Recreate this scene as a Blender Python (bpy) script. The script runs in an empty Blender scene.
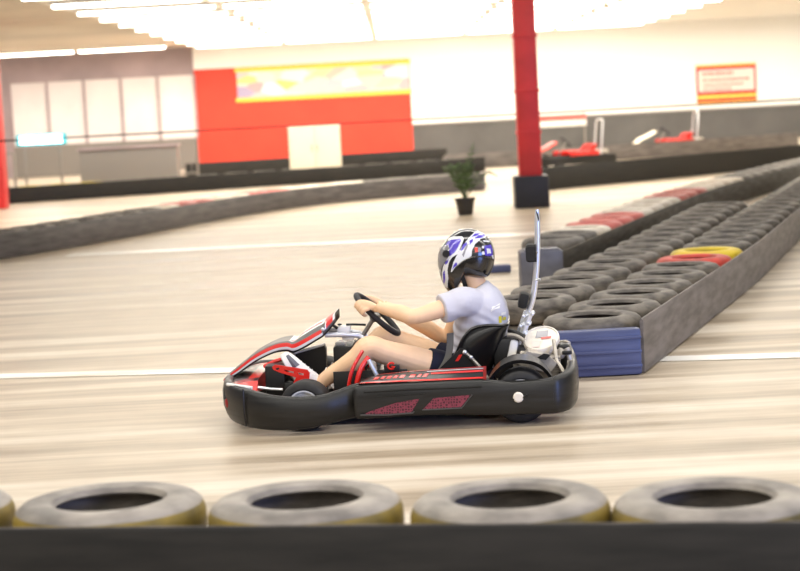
import bpy, bmesh, math, random
from mathutils import Vector, Matrix, noise
from mathutils.bvhtree import BVHTree
random.seed(7)
S = bpy.context.scene
COL = S.collection
R = math.radians

# ------------------------------------------------------------------ materials
def lin(c):
    def f(v):
        v /= 255.0
        return v / 12.92 if v <= 0.04045 else ((v + 0.055) / 1.055) ** 2.4
    return (f(c[0]), f(c[1]), f(c[2]), 1.0)

def mat(name, c, rough=0.5, metal=0.0, spec=0.5, var=0.0, scale=8.0, stretch=(1, 1, 1), bump=0.0,
        bscale=60.0, emit=0.0, coat=0.0, c2=None, alpha=1.0, contrast=(0.35, 0.65), coord='Object', rvar=0.0):
    m = bpy.data.materials.new(name)
    m.use_nodes = True
    nt = m.node_tree
    b = nt.nodes['Principled BSDF']
    b.inputs['Base Color'].default_value = lin(c)
    b.inputs['Roughness'].default_value = rough
    b.inputs['Metallic'].default_value = metal
    b.inputs['Specular IOR Level'].default_value = spec
    b.inputs['Coat Weight'].default_value = coat
    b.inputs['Coat Roughness'].default_value = 0.08
    b.inputs['Alpha'].default_value = alpha
    if emit:
        b.inputs['Emission Color'].default_value = lin(c)
        b.inputs['Emission Strength'].default_value = emit
    tc = nt.nodes.new('ShaderNodeTexCoord')
    mp = nt.nodes.new('ShaderNodeMapping')
    mp.inputs['Scale'].default_value = stretch
    nt.links.new(tc.outputs[coord], mp.inputs['Vector'])
    if var or c2:
        n = nt.nodes.new('ShaderNodeTexNoise')
        n.inputs['Scale'].default_value = scale
        n.inputs['Detail'].default_value = 6
        nt.links.new(mp.outputs['Vector'], n.inputs['Vector'])
        cr = nt.nodes.new('ShaderNodeValToRGB')
        cr.color_ramp.elements[0].position = contrast[0]
        cr.color_ramp.elements[1].position = contrast[1]
        a = c2 if c2 else tuple(max(0, v * (1 - var)) for v in c)
        d = c if c2 else tuple(min(255, v * (1 + var * 0.6)) for v in c)
        cr.color_ramp.elements[0].color = lin(a)
        cr.color_ramp.elements[1].color = lin(d)
        nt.links.new(n.outputs['Fac'], cr.inputs['Fac'])
        nt.links.new(cr.outputs['Color'], b.inputs['Base Color'])
        if rvar:
            mr = nt.nodes.new('ShaderNodeMapRange')
            mr.inputs['From Min'].default_value = 0.3; mr.inputs['From Max'].default_value = 0.7
            mr.inputs['To Min'].default_value = max(0.02, rough - rvar); mr.inputs['To Max'].default_value = rough + rvar
            nt.links.new(n.outputs['Fac'], mr.inputs['Value'])
            nt.links.new(mr.outputs['Result'], b.inputs['Roughness'])
    if bump:
        n2 = nt.nodes.new('ShaderNodeTexNoise')
        n2.inputs['Scale'].default_value = bscale
        n2.inputs['Detail'].default_value = 4
        nt.links.new(mp.outputs['Vector'], n2.inputs['Vector'])
        bp = nt.nodes.new('ShaderNodeBump')
        bp.inputs['Strength'].default_value = bump
        bp.inputs['Distance'].default_value = 0.01
        nt.links.new(n2.outputs['Fac'], bp.inputs['Height'])
        nt.links.new(bp.outputs['Normal'], b.inputs['Normal'])
    return m

M = {}
M['plastic'] = mat('scuffed black plastic', (31, 30, 28), 0.36, var=0.35, scale=5, stretch=(1, 1, 9), bump=0.10, bscale=40, c2=(18, 17, 16), rvar=0.08)
M['black'] = mat('black plastic', (22, 21, 21), 0.4)
M['gloss_black'] = mat('gloss black', (18, 17, 18), 0.3)
M['dark_grey'] = mat('dark grey plastic', (74, 72, 70), 0.35, var=0.15)
M['red'] = mat('kart red', (222, 34, 24), 0.32, coat=0.3)
M['red_dark'] = mat('deep red', (150, 24, 26), 0.35, coat=0.2)
M['white'] = mat('white plastic', (238, 236, 232), 0.35)
M['silver'] = mat('silver paint', (222, 224, 230), 0.3, metal=0.4)
M['chrome'] = mat('polished tube', (232, 234, 238), 0.28, metal=0.75)
M['steel'] = mat('brushed steel', (150, 146, 140), 0.35, metal=0.9)
M['alu'] = mat('cast aluminium', (190, 182, 170), 0.42, metal=0.6, var=0.15, scale=14)
M['rubber'] = mat('kart tyre rubber', (36, 34, 33), 0.62, var=0.2, scale=20)
M['seat'] = mat('black fibreglass seat', (20, 19, 19), 0.28, coat=0.15)
M['maroon'] = mat('maroon mesh insert', (112, 36, 52), 0.5)
M['foam'] = mat('black foam pad', (22, 21, 20), 0.75, bump=0.2)
M['grip'] = mat('steering wheel suede', (34, 33, 36), 0.6)
M['skin'] = mat('skin', (245, 204, 164), 0.5, var=0.02, scale=12, spec=0.35)
M['shirt'] = mat('pale grey tee', (205, 204, 214), 0.85, spec=0.2, bump=0.25, bscale=18)
M['navy'] = mat('navy shorts', (28, 30, 48), 0.8, spec=0.2, bump=0.3, bscale=25)
M['shoe'] = mat('white trainer', (232, 229, 222), 0.6, bump=0.2, bscale=50)
M['shoe_grey'] = mat('grey trainer mesh', (104, 104, 112), 0.7)
M['purple'] = mat('helmet purple', (86, 70, 186), 0.25, coat=0.6)
M['h_black'] = mat('helmet black', (16, 15, 18), 0.22, coat=0.7)
M['h_white'] = mat('helmet white', (226, 226, 228), 0.25, coat=0.6)
M['h_red'] = mat('helmet red', (222, 60, 40), 0.25, coat=0.6)
M['h_grey'] = mat('helmet grey', (140, 138, 144), 0.3, coat=0.4)
M['visor'] = mat('smoked visor', (150, 148, 150), 0.12, spec=0.8, coat=1.0, alpha=0.75)
M['strap'] = mat('grey webbing', (92, 90, 88), 0.8)
M['yellow'] = mat('yellow print', (214, 200, 60), 0.6)
M['cream'] = mat('cream lid', (232, 224, 210), 0.35)
M['copper'] = mat('warm metal guard', (150, 92, 66), 0.35, metal=0.6)

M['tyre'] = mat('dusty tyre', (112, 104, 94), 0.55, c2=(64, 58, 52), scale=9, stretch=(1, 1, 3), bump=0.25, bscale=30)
M['tyre_near'] = mat('worn tyre', (154, 145, 134), 0.5, c2=(104, 97, 90), scale=6, stretch=(1, 1, 3), bump=0.25, bscale=30)
M['tyre_far'] = mat('grey dusty tyre', (120, 114, 106), 0.6, c2=(70, 65, 60), scale=7)
M['tyre_yellow'] = mat('yellow painted tyre', (214, 186, 40), 0.5, c2=(150, 124, 40), scale=7, contrast=(0.25, 0.5))
M['tyre_red'] = mat('red painted tyre', (206, 66, 52), 0.5, c2=(150, 56, 46), scale=7)
M['tyre_pink'] = mat('faded red painted tyre', (214, 120, 110), 0.5, c2=(186, 92, 86), scale=7)
M['tyre_white'] = mat('white painted tyre', (232, 222, 206), 0.5, c2=(206, 192, 172), scale=7)
M['tyre_olive'] = mat('yellowed tyre', (146, 122, 40), 0.55, c2=(70, 62, 34), scale=5)
M['belt'] = mat('black rubber belt', (40, 37, 32), 0.5, spec=0.3, c2=(25, 23, 20), scale=3, stretch=(1, 1, 8), bump=0.1, bscale=20, rvar=0.1)
M['belt_grey'] = mat('scuffed grey belt', (122, 114, 108), 0.5, c2=(88, 82, 77), scale=3, stretch=(1, 1, 6))
M['belt_mid'] = mat('scuffed dark belt', (92, 86, 84), 0.5, c2=(62, 58, 56), scale=3, stretch=(1, 1, 6))
M['blue'] = mat('blue plastic', (84, 92, 130), 0.4, c2=(58, 64, 100), scale=2, stretch=(1, 1, 10))
M['greyblue'] = mat('grey plastic block', (92, 92, 102), 0.5, var=0.1)
M['wall_white'] = mat('white wall', (244, 243, 238), 0.7)
M['wall_red'] = mat('red wall', (232, 66, 44), 0.6, var=0.05, scale=1)
M['pillar_red'] = mat('red pillar paint', (220, 54, 54), 0.45, var=0.08, scale=2)
M['dado'] = mat('dark grey wall', (92, 90, 88), 0.6, var=0.08, scale=1)
M['soffit'] = mat('mauve grey wall', (168, 152, 154), 0.7, var=0.1, scale=0.6)
M['panel'] = mat('pale panel', (232, 224, 222), 0.6, var=0.04, scale=0.7)
M['ceiling'] = mat('ceiling', (214, 205, 192), 0.85, var=0.06, scale=0.4)
M['charcoal'] = mat('charcoal paint', (38, 38, 46), 0.5)
M['grey_metal'] = mat('grey painted metal', (132, 126, 120), 0.5)
M['cream_board'] = mat('cream board', (236, 224, 200), 0.5)
M['tube'] = mat('fluorescent tube', (255, 250, 238), 0.4, emit=8.0)
M['cyan_tube'] = mat('cool white lamp', (205, 246, 255), 0.4, emit=9.0)
M['cyan_halo'] = mat('teal lamp halo', (70, 190, 200), 0.4)
M['leaf'] = mat('palm leaf', (74, 104, 50), 0.5, var=0.3, scale=12)
M['pot'] = mat('dark pot', (60, 56, 52), 0.5)
M['cable'] = mat('dark cable', (70, 62, 58), 0.6)
M['banner_yellow'] = mat('banner yellow', (244, 206, 80), 0.5)
M['poster_red'] = mat('poster red', (196, 40, 48), 0.5)
M['poster_pale'] = mat('poster pale', (240, 214, 204), 0.5)
M['poster_pink'] = mat('poster print', (214, 110, 100), 0.5)

def banner_material():
    m = bpy.data.materials.new('printed banner')
    m.use_nodes = True
    nt = m.node_tree
    b = nt.nodes['Principled BSDF']; b.inputs['Roughness'].default_value = 0.5
    tc = nt.nodes.new('ShaderNodeTexCoord')
    mp = nt.nodes.new('ShaderNodeMapping'); mp.inputs['Scale'].default_value = (0.8, 1, 1.6)
    v = nt.nodes.new('ShaderNodeTexVoronoi'); v.inputs['Scale'].default_value = 2.2
    cr = nt.nodes.new('ShaderNodeValToRGB')
    cols = [(0.0, (226, 214, 226)), (0.22, (240, 206, 120)), (0.4, (228, 224, 236)), (0.55, (206, 150, 150)), (0.7, (240, 226, 200)), (0.86, (170, 160, 190))]
    e = cr.color_ramp.elements
    e[0].position = 0; e[0].color = lin(cols[0][1]); e[1].position = cols[1][0]; e[1].color = lin(cols[1][1])
    for p, c in cols[2:]:
        k = e.new(p); k.color = lin(c)
    sp = nt.nodes.new('ShaderNodeSeparateColor')
    nt.links.new(tc.outputs['Object'], mp.inputs['Vector'])
    nt.links.new(mp.outputs['Vector'], v.inputs['Vector'])
    nt.links.new(v.outputs['Color'], sp.inputs['Color'])
    nt.links.new(sp.outputs['Red'], cr.inputs['Fac'])
    nt.links.new(cr.outputs['Color'], b.inputs['Base Color'])
    return m
M['mural'] = banner_material()

def floor_material():
    m = bpy.data.materials.new('polished concrete')
    m.use_nodes = True
    nt = m.node_tree
    b = nt.nodes['Principled BSDF']
    L = nt.links.new
    tc = nt.nodes.new('ShaderNodeTexCoord')
    # tonal streaks stretched along the driving direction
    mp = nt.nodes.new('ShaderNodeMapping')
    mp.inputs['Rotation'].default_value = (0, 0, R(7))
    mp.inputs['Scale'].default_value = (0.10, 1.5, 1)
    L(tc.outputs['Object'], mp.inputs['Vector'])
    n1 = nt.nodes.new('ShaderNodeTexNoise'); n1.inputs['Scale'].default_value = 1.6; n1.inputs['Detail'].default_value = 7
    n1.inputs['Roughness'].default_value = 0.6
    L(mp.outputs['Vector'], n1.inputs['Vector'])
    cr = nt.nodes.new('ShaderNodeValToRGB')
    cr.color_ramp.elements[0].position = 0.36; cr.color_ramp.elements[0].color = lin((146, 130, 108))
    cr.color_ramp.elements[1].position = 0.62; cr.color_ramp.elements[1].color = lin((212, 200, 182))
    k = cr.color_ramp.elements.new(0.48); k.color = lin((184, 168, 146))
    L(n1.outputs['Fac'], cr.inputs['Fac'])
    # fine mottling
    n2 = nt.nodes.new('ShaderNodeTexNoise'); n2.inputs['Scale'].default_value = 3.0; n2.inputs['Detail'].default_value = 5
    L(tc.outputs['Object'], n2.inputs['Vector'])
    mx = nt.nodes.new('ShaderNodeMix'); mx.data_type = 'RGBA'; mx.blend_type = 'OVERLAY'
    mx.inputs['Factor'].default_value = 0.18
    L(cr.outputs['Color'], mx.inputs['A']); L(n2.outputs['Fac'], mx.inputs['B'])
    L(mx.outputs['Result'], b.inputs['Base Color'])
    mr = nt.nodes.new('ShaderNodeMapRange')
    mr.inputs['From Min'].default_value = 0.3; mr.inputs['From Max'].default_value = 0.7
    mr.inputs['To Min'].default_value = 0.30; mr.inputs['To Max'].default_value = 0.52
    L(n1.outputs['Fac'], mr.inputs['Value']); L(mr.outputs['Result'], b.inputs['Roughness'])
    b.inputs['Specular IOR Level'].default_value = 0.28
    return m
M['floor'] = floor_material()

def hex_material():
    m = bpy.data.materials.new('maroon honeycomb')
    m.use_nodes = True
    nt = m.node_tree
    b = nt.nodes['Principled BSDF']; b.inputs['Roughness'].default_value = 0.5
    tc = nt.nodes.new('ShaderNodeTexCoord')
    v = nt.nodes.new('ShaderNodeTexVoronoi'); v.feature = 'DISTANCE_TO_EDGE'; v.inputs['Scale'].default_value = 75; v.inputs['Randomness'].default_value = 0.45
    cr = nt.nodes.new('ShaderNodeValToRGB')
    cr.color_ramp.elements[0].position = 0.10; cr.color_ramp.elements[0].color = lin((134, 50, 66))
    cr.color_ramp.elements[1].position = 0.22; cr.color_ramp.elements[1].color = lin((70, 20, 30))
    nt.links.new(tc.outputs['Object'], v.inputs['Vector']); nt.links.new(v.outputs['Distance'], cr.inputs['Fac'])
    nt.links.new(cr.outputs['Color'], b.inputs['Base Color'])
    return m
M['hex'] = hex_material()

# ------------------------------------------------------------------ mesh helpers
def V(*a): return Vector(a)

class MB:
    def __init__(self):
        self.v = []; self.f = []; self.m = []
    def add(self, verts, faces, m=0):
        o = len(self.v)
        self.v += [tuple(p) for p in verts]
        for k, f in enumerate(faces):
            self.f.append(tuple(i + o for i in f)); self.m.append(m[k] if isinstance(m, list) else m)
        return self
    def loft(self, rings, closed=True, cap=True, m=0, loop=False):
        n = len(rings[0]); fs = []; ms = []
        vs = [p for r in rings for p in r]
        N = len(rings)
        for i in range(N if loop else N - 1):
            for j in range(n if closed else n - 1):
                a = i * n + j; b = i * n + (j + 1) % n
                c = ((i + 1) % N) * n + (j + 1) % n; d = ((i + 1) % N) * n + j
                fs.append((a, b, c, d)); ms.append(m(i, j) if callable(m) else m)
        if cap and not loop and closed:
            fs.append(tuple(reversed(range(n)))); ms.append(m(0, 0) if callable(m) else m)
            fs.append(tuple(range((N - 1) * n, N * n))); ms.append(m(N - 2, 0) if callable(m) else m)
        return self.add(vs, fs, ms)
    def box(self, c, s, rot=None, bevel=0.0, m=0):
        bm = bmesh.new()
        bmesh.ops.create_cube(bm, size=1.0)
        for v in bm.verts:
            v.co = Vector((v.co.x * s[0], v.co.y * s[1], v.co.z * s[2]))
        if bevel:
            bmesh.ops.bevel(bm, geom=list(bm.edges), offset=bevel, segments=2, affect='EDGES', profile=0.6)
        mt = Matrix.Translation(Vector(c)) @ (rot.to_4x4() if rot else Matrix())
        bm.transform(mt)
        bm.verts.index_update()
        self.add([v.co.copy() for v in bm.verts], [tuple(v.index for v in f.verts) for f in bm.faces], m)
        bm.free()
        return self
    def prism(self, poly, y0, y1, m=0):
        # polygon in (x, z) extruded along y
        n = len(poly)
        a = [(p[0], y0, p[1]) for p in poly] + [(p[0], y1, p[1]) for p in poly]
        fs = [tuple(range(n)), tuple(reversed(range(n, 2 * n)))]
        for i in range(n):
            j = (i + 1) % n
            fs.append((i, i + n, j + n, j))
        return self.add(a, fs, m)
    def tube(self, pts, r, segs=10, closed=False, sub=0, m=0, flat=None):
        P = [Vector(p) for p in pts]
        Rr = list(r) if isinstance(r, (list, tuple)) else [r] * len(P)
        if sub:
            P, Rr = spline(P, Rr, sub, closed)
        n = len(P); T = []
        for i in range(n):
            if closed:
                t = P[(i + 1) % n] - P[i - 1]
            else:
                t = P[min(i + 1, n - 1)] - P[max(i - 1, 0)]
            T.append(t.normalized())
        up = Vector((0, 0, 1)) if abs(T[0].z) < 0.9 else Vector((0, 1, 0))
        nrm = (up - T[0] * up.dot(T[0])).normalized()
        rings = []
        for i in range(n):
            nrm = (nrm - T[i] * nrm.dot(T[i])).normalized()
            bi = T[i].cross(nrm)
            ring = []
            for k in range(segs):
                a = 2 * math.pi * k / segs
                ring.append(P[i] + (nrm * math.cos(a) + bi * math.sin(a) * (flat or 1.0)) * Rr[i])
            rings.append(ring)
        return self.loft(rings, True, True, m, loop=closed)
    def lathe(self, prof, c=(0, 0, 0), axis='z', segs=32, m=0, loop=True):
        # prof: list of (radius, height); closed profile loop
        rings = []
        for i in range(segs):
            a = 2 * math.pi * i / segs
            ring = []
            for (r_, h) in prof:
                if axis == 'z': p = (r_ * math.cos(a), r_ * math.sin(a), h)
                elif axis == 'y': p = (r_ * math.cos(a), h, r_ * math.sin(a))
                else: p = (h, r_ * math.cos(a), r_ * math.sin(a))
                ring.append(Vector(p) + Vector(c))
            rings.append(ring)
        return self.loft(rings, loop, False, m, loop=True)
    def ball(self, c, r, segs=20, rot=None, m=0):
        rings = []
        for i in range(1, segs):
            th = math.pi * i / segs
            ring = []
            for k in range(segs):
                a = 2 * math.pi * k / segs
                p = Vector((r[0] * math.sin(th) * math.cos(a), r[1] * math.sin(th) * math.sin(a), r[2] * math.cos(th)))
                if rot: p = rot @ p
                ring.append(p + Vector(c))
            rings.append(ring)
        return self.loft(rings, True, True, m)
    def build(self, name, mats, parent=None, smooth=True, angle=38):
        me = bpy.data.meshes.new(name)
        me.from_pydata(self.v, [], self.f)
        if not isinstance(mats, (list, tuple)): mats = [mats]
        for q in mats: me.materials.append(q)
        me.polygons.foreach_set('material_index', self.m)
        bm = bmesh.new(); bm.from_mesh(me)
        bmesh.ops.recalc_face_normals(bm, faces=bm.faces)
        bm.to_mesh(me); bm.free()
        if smooth:
            me.polygons.foreach_set('use_smooth', [True] * len(me.polygons))
            me.set_sharp_from_angle(angle=R(angle))
        me.update()
        o = bpy.data.objects.new(name, me)
        COL.objects.link(o)
        if parent: o.parent = parent
        return o

def spline(P, Rr, sub, closed=False):
    n = len(P); out = []; ro = []
    rng = n if closed else n - 1
    for i in range(rng):
        p0 = P[i - 1] if (closed or i > 0) else P[0]
        p1 = P[i]; p2 = P[(i + 1) % n]
        p3 = P[(i + 2) % n] if (closed or i + 2 < n) else P[-1]
        for k in range(sub):
            t = k / sub
            q = 0.5 * ((2 * p1) + (p2 - p0) * t + (2 * p0 - 5 * p1 + 4 * p2 - p3) * t * t + (3 * p1 - p0 - 3 * p2 + p3) * t ** 3)
            out.append(q)
            s = t * t * (3 - 2 * t)
            ro.append(Rr[i] * (1 - s) + Rr[(i + 1) % n] * s)
    if not closed:
        out.append(P[-1]); ro.append(Rr[-1])
    return out, ro

def lerp_path(pts, sub):
    # Catmull-Rom through tuples of any length
    out = []
    n = len(pts)
    for i in range(n - 1):
        p0 = pts[max(i - 1, 0)]; p1 = pts[i]; p2 = pts[i + 1]; p3 = pts[min(i + 2, n - 1)]
        for k in range(sub):
            t = k / sub
            out.append(tuple(0.5 * (2 * b + (c - a) * t + (2 * a - 5 * b + 4 * c - d) * t * t + (3 * b - a - 3 * c + d) * t ** 3)
                             for a, b, c, d in zip(p0, p1, p2, p3)))
    out.append(tuple(pts[-1]))
    return out

def inside(x, y, poly):
    r = False; j = len(poly) - 1
    for i in range(len(poly)):
        xi, yi = poly[i]; xj, yj = poly[j]
        if (yi > y) != (yj > y) and x < (xj - xi) * (y - yi) / (yj - yi) + xi: r = not r
        j = i
    return r

def remeshed(mb, name, mats, voxel, smooth, parent=None):
    o = mb.build(name, mats, None, smooth=False)
    md = o.modifiers.new('r', 'REMESH'); md.mode = 'VOXEL'; md.voxel_size = voxel
    ms = o.modifiers.new('s', 'SMOOTH'); ms.factor = 0.5; ms.iterations = smooth
    dg = bpy.context.evaluated_depsgraph_get()
    me = bpy.data.meshes.new_from_object(o.evaluated_get(dg))
    me.name = name
    o.modifiers.clear()
    old = o.data; o.data = me
    bpy.data.meshes.remove(old)
    o.data.polygons.foreach_set('use_smooth', [True] * len(o.data.polygons))
    if not len(o.data.materials):
        for q in (mats if isinstance(mats, (list, tuple)) else [mats]): o.data.materials.append(q)
    if parent: o.parent = parent
    return o

def tag(o, label=None, cat=None, group=None, kind=None):
    if label: o['label'] = label
    if cat: o['category'] = cat
    if group: o['group'] = group
    if kind: o['kind'] = kind
    return o

def empty(name, loc, rz=0.0):
    o = bpy.data.objects.new(name, None)
    o.location = loc; o.rotation_euler = (0, 0, rz); o.empty_display_size = 0.2
    COL.objects.link(o)
    return o

def copy_tree(o, parent=None):
    c = o.copy(); COL.objects.link(c)
    if parent: c.parent = parent
    for ch in list(o.children): copy_tree(ch, c)
    return c

ORD = ['first', 'second', 'third', 'fourth', 'fifth', 'sixth', 'seventh', 'eighth', 'ninth', 'tenth', 'eleventh', 'twelfth',
       'thirteenth', 'fourteenth', 'fifteenth', 'sixteenth', 'seventeenth', 'eighteenth', 'nineteenth', 'twentieth',
       'twenty-first', 'twenty-second', 'twenty-third', 'twenty-fourth', 'twenty-fifth', 'twenty-sixth', 'twenty-seventh',
       'twenty-eighth', 'twenty-ninth', 'thirtieth', 'thirty-first', 'thirty-second', 'thirty-third', 'thirty-fourth', 'thirty-fifth', 'thirty-sixth']

# ------------------------------------------------------------------ camera
cam = bpy.data.cameras.new('camera')
cam.sensor_width = 36.0
cam.lens = 1900.0 / 800.0 * 36.0
cam.dof.use_dof = True
cam.dof.focus_distance = 9.7
cam.dof.aperture_fstop = 2.8
cam.clip_end = 300
co = bpy.data.objects.new('camera', cam); COL.objects.link(co)
P_ = math.atan(185 / 1900.0); T_ = R(3.0)
fw = V(0, math.cos(P_), -math.sin(P_)); u0 = V(0, math.sin(P_), math.cos(P_)); r0 = V(1, 0, 0)
rr = r0 * math.cos(T_) - u0 * math.sin(T_); uu = u0 * math.cos(T_) + r0 * math.sin(T_)
co.matrix_world = Matrix(((rr.x, uu.x, -fw.x, 0), (rr.y, uu.y, -fw.y, -9.95), (rr.z, uu.z, -fw.z, 1.66), (0, 0, 0, 1)))
S.camera = co

# ------------------------------------------------------------------ the hall
YB = 45.0; CH = 3.5
XL, XR = -14.0, 16.0
def setting(name, mb, m):
    return tag(mb.build(name, m), kind='structure')
setting('floor', MB().box((1, 17, -0.05), (30.4, 57, 0.1)), M['floor'])
cl_ = MB(); cl_.box((5.35, 29, CH + 0.05), (21.7, 33, 0.1), m=0); cl_.box((-9.85, 29, CH + 0.05), (8.7, 33, 0.1), m=1)  # right part coloured whiter in place of the lamp rows' glare
setting('ceiling', cl_, [M['wall_white'], M['ceiling']])
setting('wall_left', MB().box((XL - 0.1, 17, CH / 2), (0.2, 57, CH)), M['panel'])
setting('wall_right', MB().box((XR + 0.1, 17, CH / 2), (0.2, 57, CH)), M['wall_white'])
w = MB()
w.box((8.3, YB + 0.1, 2.21), (15.4, 0.2, 2.58), m=0)               # white wall
w.box((8.3, YB + 0.1, 0.46), (15.4, 0.2, 0.92), m=1)               # grey dado
w.box((-2.5, YB + 0.1, 1.42), (6.2, 0.2, 2.84), m=2)               # red section
w.box((-2.5, YB + 0.1, 3.17), (6.2, 0.2, 0.66), m=0)
w.box((-8.25, YB + 0.1, 0.45), (5.3, 0.2, 0.9), m=5)
w.box((-8.25, YB + 0.1, 1.80), (5.3, 0.2, 1.8), m=3)
w.box((-9.8, YB + 0.1, 3.10), (8.4, 0.2, 0.8), m=4)
w.box((-12.45, YB + 0.1, 1.35), (3.1, 0.2, 2.7), m=4)
setting('wall_back', w, [M['wall_white'], M['dado'], M['wall_red'], M['panel'], M['soffit'], M['grey_metal']])
t = MB()
for k in range(6):
    t.box((-10.9 + k * 1.06, YB - 0.03, 1.8), (0.07, 0.06, 1.8))
setting('trim_1', t, M['soffit'])
setting('trim_2', MB().box((8.3, YB - 0.02, 0.93), (15.4, 0.04, 0.05)), M['grey_metal'])

# pale mottled strips across the floor
def line_strip(name, a, b, wdt, z=0.004):
    a = Vector(a); b = Vector(b); d = (b - a).normalized(); nrm = V(-d.y, d.x, 0) * wdt / 2
    up = V(0, 0, z)
    return tag(MB().add([a - nrm + up, b - nrm + up, b + nrm + up, a + nrm + up], [(0, 1, 2, 3)]).build(name, M['line']), kind='structure')
M['line'] = mat('mottled white strip', (246, 243, 236), 0.3, c2=(206, 190, 168), scale=1.2, stretch=(0.25, 3, 1), contrast=(0.35, 0.5))
line_strip('trim_3', (-3.6, 2.55, 0), (3.6, 1.20, 0), 0.22)
line_strip('trim_4', (-4.0, 13.1, 0), (3.3, 12.35, 0), 0.5)

# fluorescent ceiling fixtures
fx = empty('ceiling_light', (0, 0, CH))
MB().box((0, 0, -0.03), (2.4, 0.22, 0.06), bevel=0.008).build('housing', M['white'], fx)
b = MB()
for s in (-1, 1):
    b.tube([(-1.17, s * 0.05, -0.085), (1.17, s * 0.05, -0.085)], 0.026, 10)
b.build('lamp_tube', M['tube'], fx)
rows = [15.5, 18, 20.5, 23, 25.5, 28, 30.5, 33, 35.5, 38, 40.5, 43]
first = True
for ri, y in enumerate(rows):
    for k in range(5):
        o = fx if first else copy_tree(fx); first = False
        o.location = (-4.1 + k * 2.5, y, CH)
        tag(o, f'twin tube ceiling light, {ORD[k]} from the left in the {ORD[ri]} row back', 'ceiling light', 'fluorescent ceiling lights')
for k in range(3):
    o = copy_tree(fx); o.location = (-12.2 + k * 2.5, 42.0, CH)
    tag(o, f'twin tube ceiling light in front of the mauve wall, {ORD[k]} from the left', 'ceiling light', 'fluorescent ceiling lights')

# red steel pillar and its black foot
pl = empty('red_pillar', (1.99, 17.9, 0))
p = MB()
p.box((0, 0, CH / 2 + 0.2), (0.33, 0.33, CH - 0.4), bevel=0.03)
p.build('post', M['pillar_red'], pl)
MB().box((0, 0, 0.235), (0.50, 0.50, 0.47), bevel=0.03).build('foot_casing', M['charcoal'], pl)
q = MB()
for z in (1.1, 1.7, 2.5): q.box((0, 0, z), (0.355, 0.355, 0.05), bevel=0.006)
q.build('collar', M['pillar_red'], pl)
tag(pl, 'red painted steel pillar with black foot casing in mid hall', 'pillar')
pl2 = empty('red_pillar', (-7.62, 26.4, 0))
MB().box((0, 0, CH / 2), (0.42, 0.42, CH), bevel=0.03).build('post', M['pillar_red'], pl2)
tag(pl2, 'red pillar cut by the left edge of the picture', 'pillar')

# safety cable across the hall
cb = MB(); cb.tube([(-14, 18.12, 1.385), (-6, 18.10, 1.37), (2.0, 18.085, 1.365), (9, 18.10, 1.37), (16, 18.12, 1.385)], 0.012, 8)
tag(cb.build('safety_cable', M['cable']), 'thin dark cable strung across the hall behind the red pillar', 'cable')

# printed banner, poster
bn = empty('wall_banner', (-1.9, YB - 0.03, 2.33))
MB().box((0, 0, 0), (4.95, 0.03, 0.76)).build('print', M['mural'], bn)
b = MB(); b.box((0, -0.004, 0.43), (5.05, 0.03, 0.12)); b.box((0, -0.004, -0.43), (5.05, 0.03, 0.12))
b.build('border', M['banner_yellow'], bn)
tag(bn, 'long multicoloured banner with yellow borders on the red wall', 'banner')
ps = empty('wall_poster', (9.68, YB - 0.03, 1.65))
MB().box((0, 0, 0), (1.72, 0.03, 1.12)).build('board', M['poster_red'], ps)
MB().box((0, -0.012, 0.10), (1.60, 0.03, 0.62)).build('pale_panel', M['poster_pale'], ps)
b = MB(); b.box((0, -0.012, 0.53), (1.72, 0.03, 0.05)); b.box((0, -0.012, -0.36), (1.72, 0.03, 0.09)); b.box((0, -0.012, -0.535), (1.72, 0.03, 0.05))
b.build('border', M['banner_yellow'], ps)
for z, n_, h in ((0.30, 9, 0.09), (0.12, 12, 0.07), (-0.02, 11, 0.06), (-0.14, 8, 0.06)):
    x = -0.68; b = MB()
    for k in range(n_):
        wd = random.uniform(0.05, 0.12)
        if x + wd > 0.70: break
        b.box((x + wd / 2, -0.03, z), (wd, 0.006, h)); x += wd + 0.03
    b.build('printed_line', M['poster_pink'], ps)
tag(ps, 'red and yellow poster with pale printed middle on the white wall', 'poster')

# ------------------------------------------------------------------ tyres and barriers
def tyre_mesh(name, m, Ro=0.30, h=0.16, segs=40, m2=None):
    H = h / 2
    prof = [(Ro * .56, H * .72), (Ro * .60, H * .93), (Ro * .68, H * 1.0), (Ro * .80, H * .99), (Ro * .90, H * .88), (Ro * .965, H * .66),
            (Ro * .995, H * .35), (Ro, 0), (Ro * .995, -H * .35), (Ro * .965, -H * .66), (Ro * .90, -H * .88), (Ro * .80, -H * .99),
            (Ro * .68, -H), (Ro * .60, -H * .93), (Ro * .56, -H * .72), (Ro * .60, -H * .6), (Ro * .90, -H * .55), (Ro * .93, 0), (Ro * .90, H * .55), (Ro * .60, H * .6)]
    n = len(prof)
    mb = MB()
    mb.lathe(prof, segs=segs, m=(lambda i, j: 1 if (m2 and j in (5, 6, 7, 8)) else 0), loop=True)
    # sidewall rib
    for r_, rr_ in ((Ro * .74, 0.003), (Ro * .86, 0.003)):
        for s in (1, -1):
            zz = (H * (1.0 if r_ < Ro * .8 else .935) - .0035) * s
            mb.tube([(r_ * math.cos(2 * math.pi * k / segs), r_ * math.sin(2 * math.pi * k / segs), zz) for k in range(segs)], rr_, 6, closed=True)
    o = mb.build(name, [m, m2 or m])
    me = o.data
    bpy.data.objects.remove(o)
    return me

def walk(points, spacing, start=0.0):
    pts = [Vector(p) for p in points]; out = []; d = start
    segs = [(pts[i], pts[i + 1]) for i in range(len(pts) - 1)]
    tot = sum((b - a).length for a, b in segs)
    while d <= tot:
        r = d
        for a, b in segs:
            L = (b - a).length
            if r <= L:
                out.append(a + (b - a) * (r / L)); break
            r -= L
        d += spacing
    return out

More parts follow.
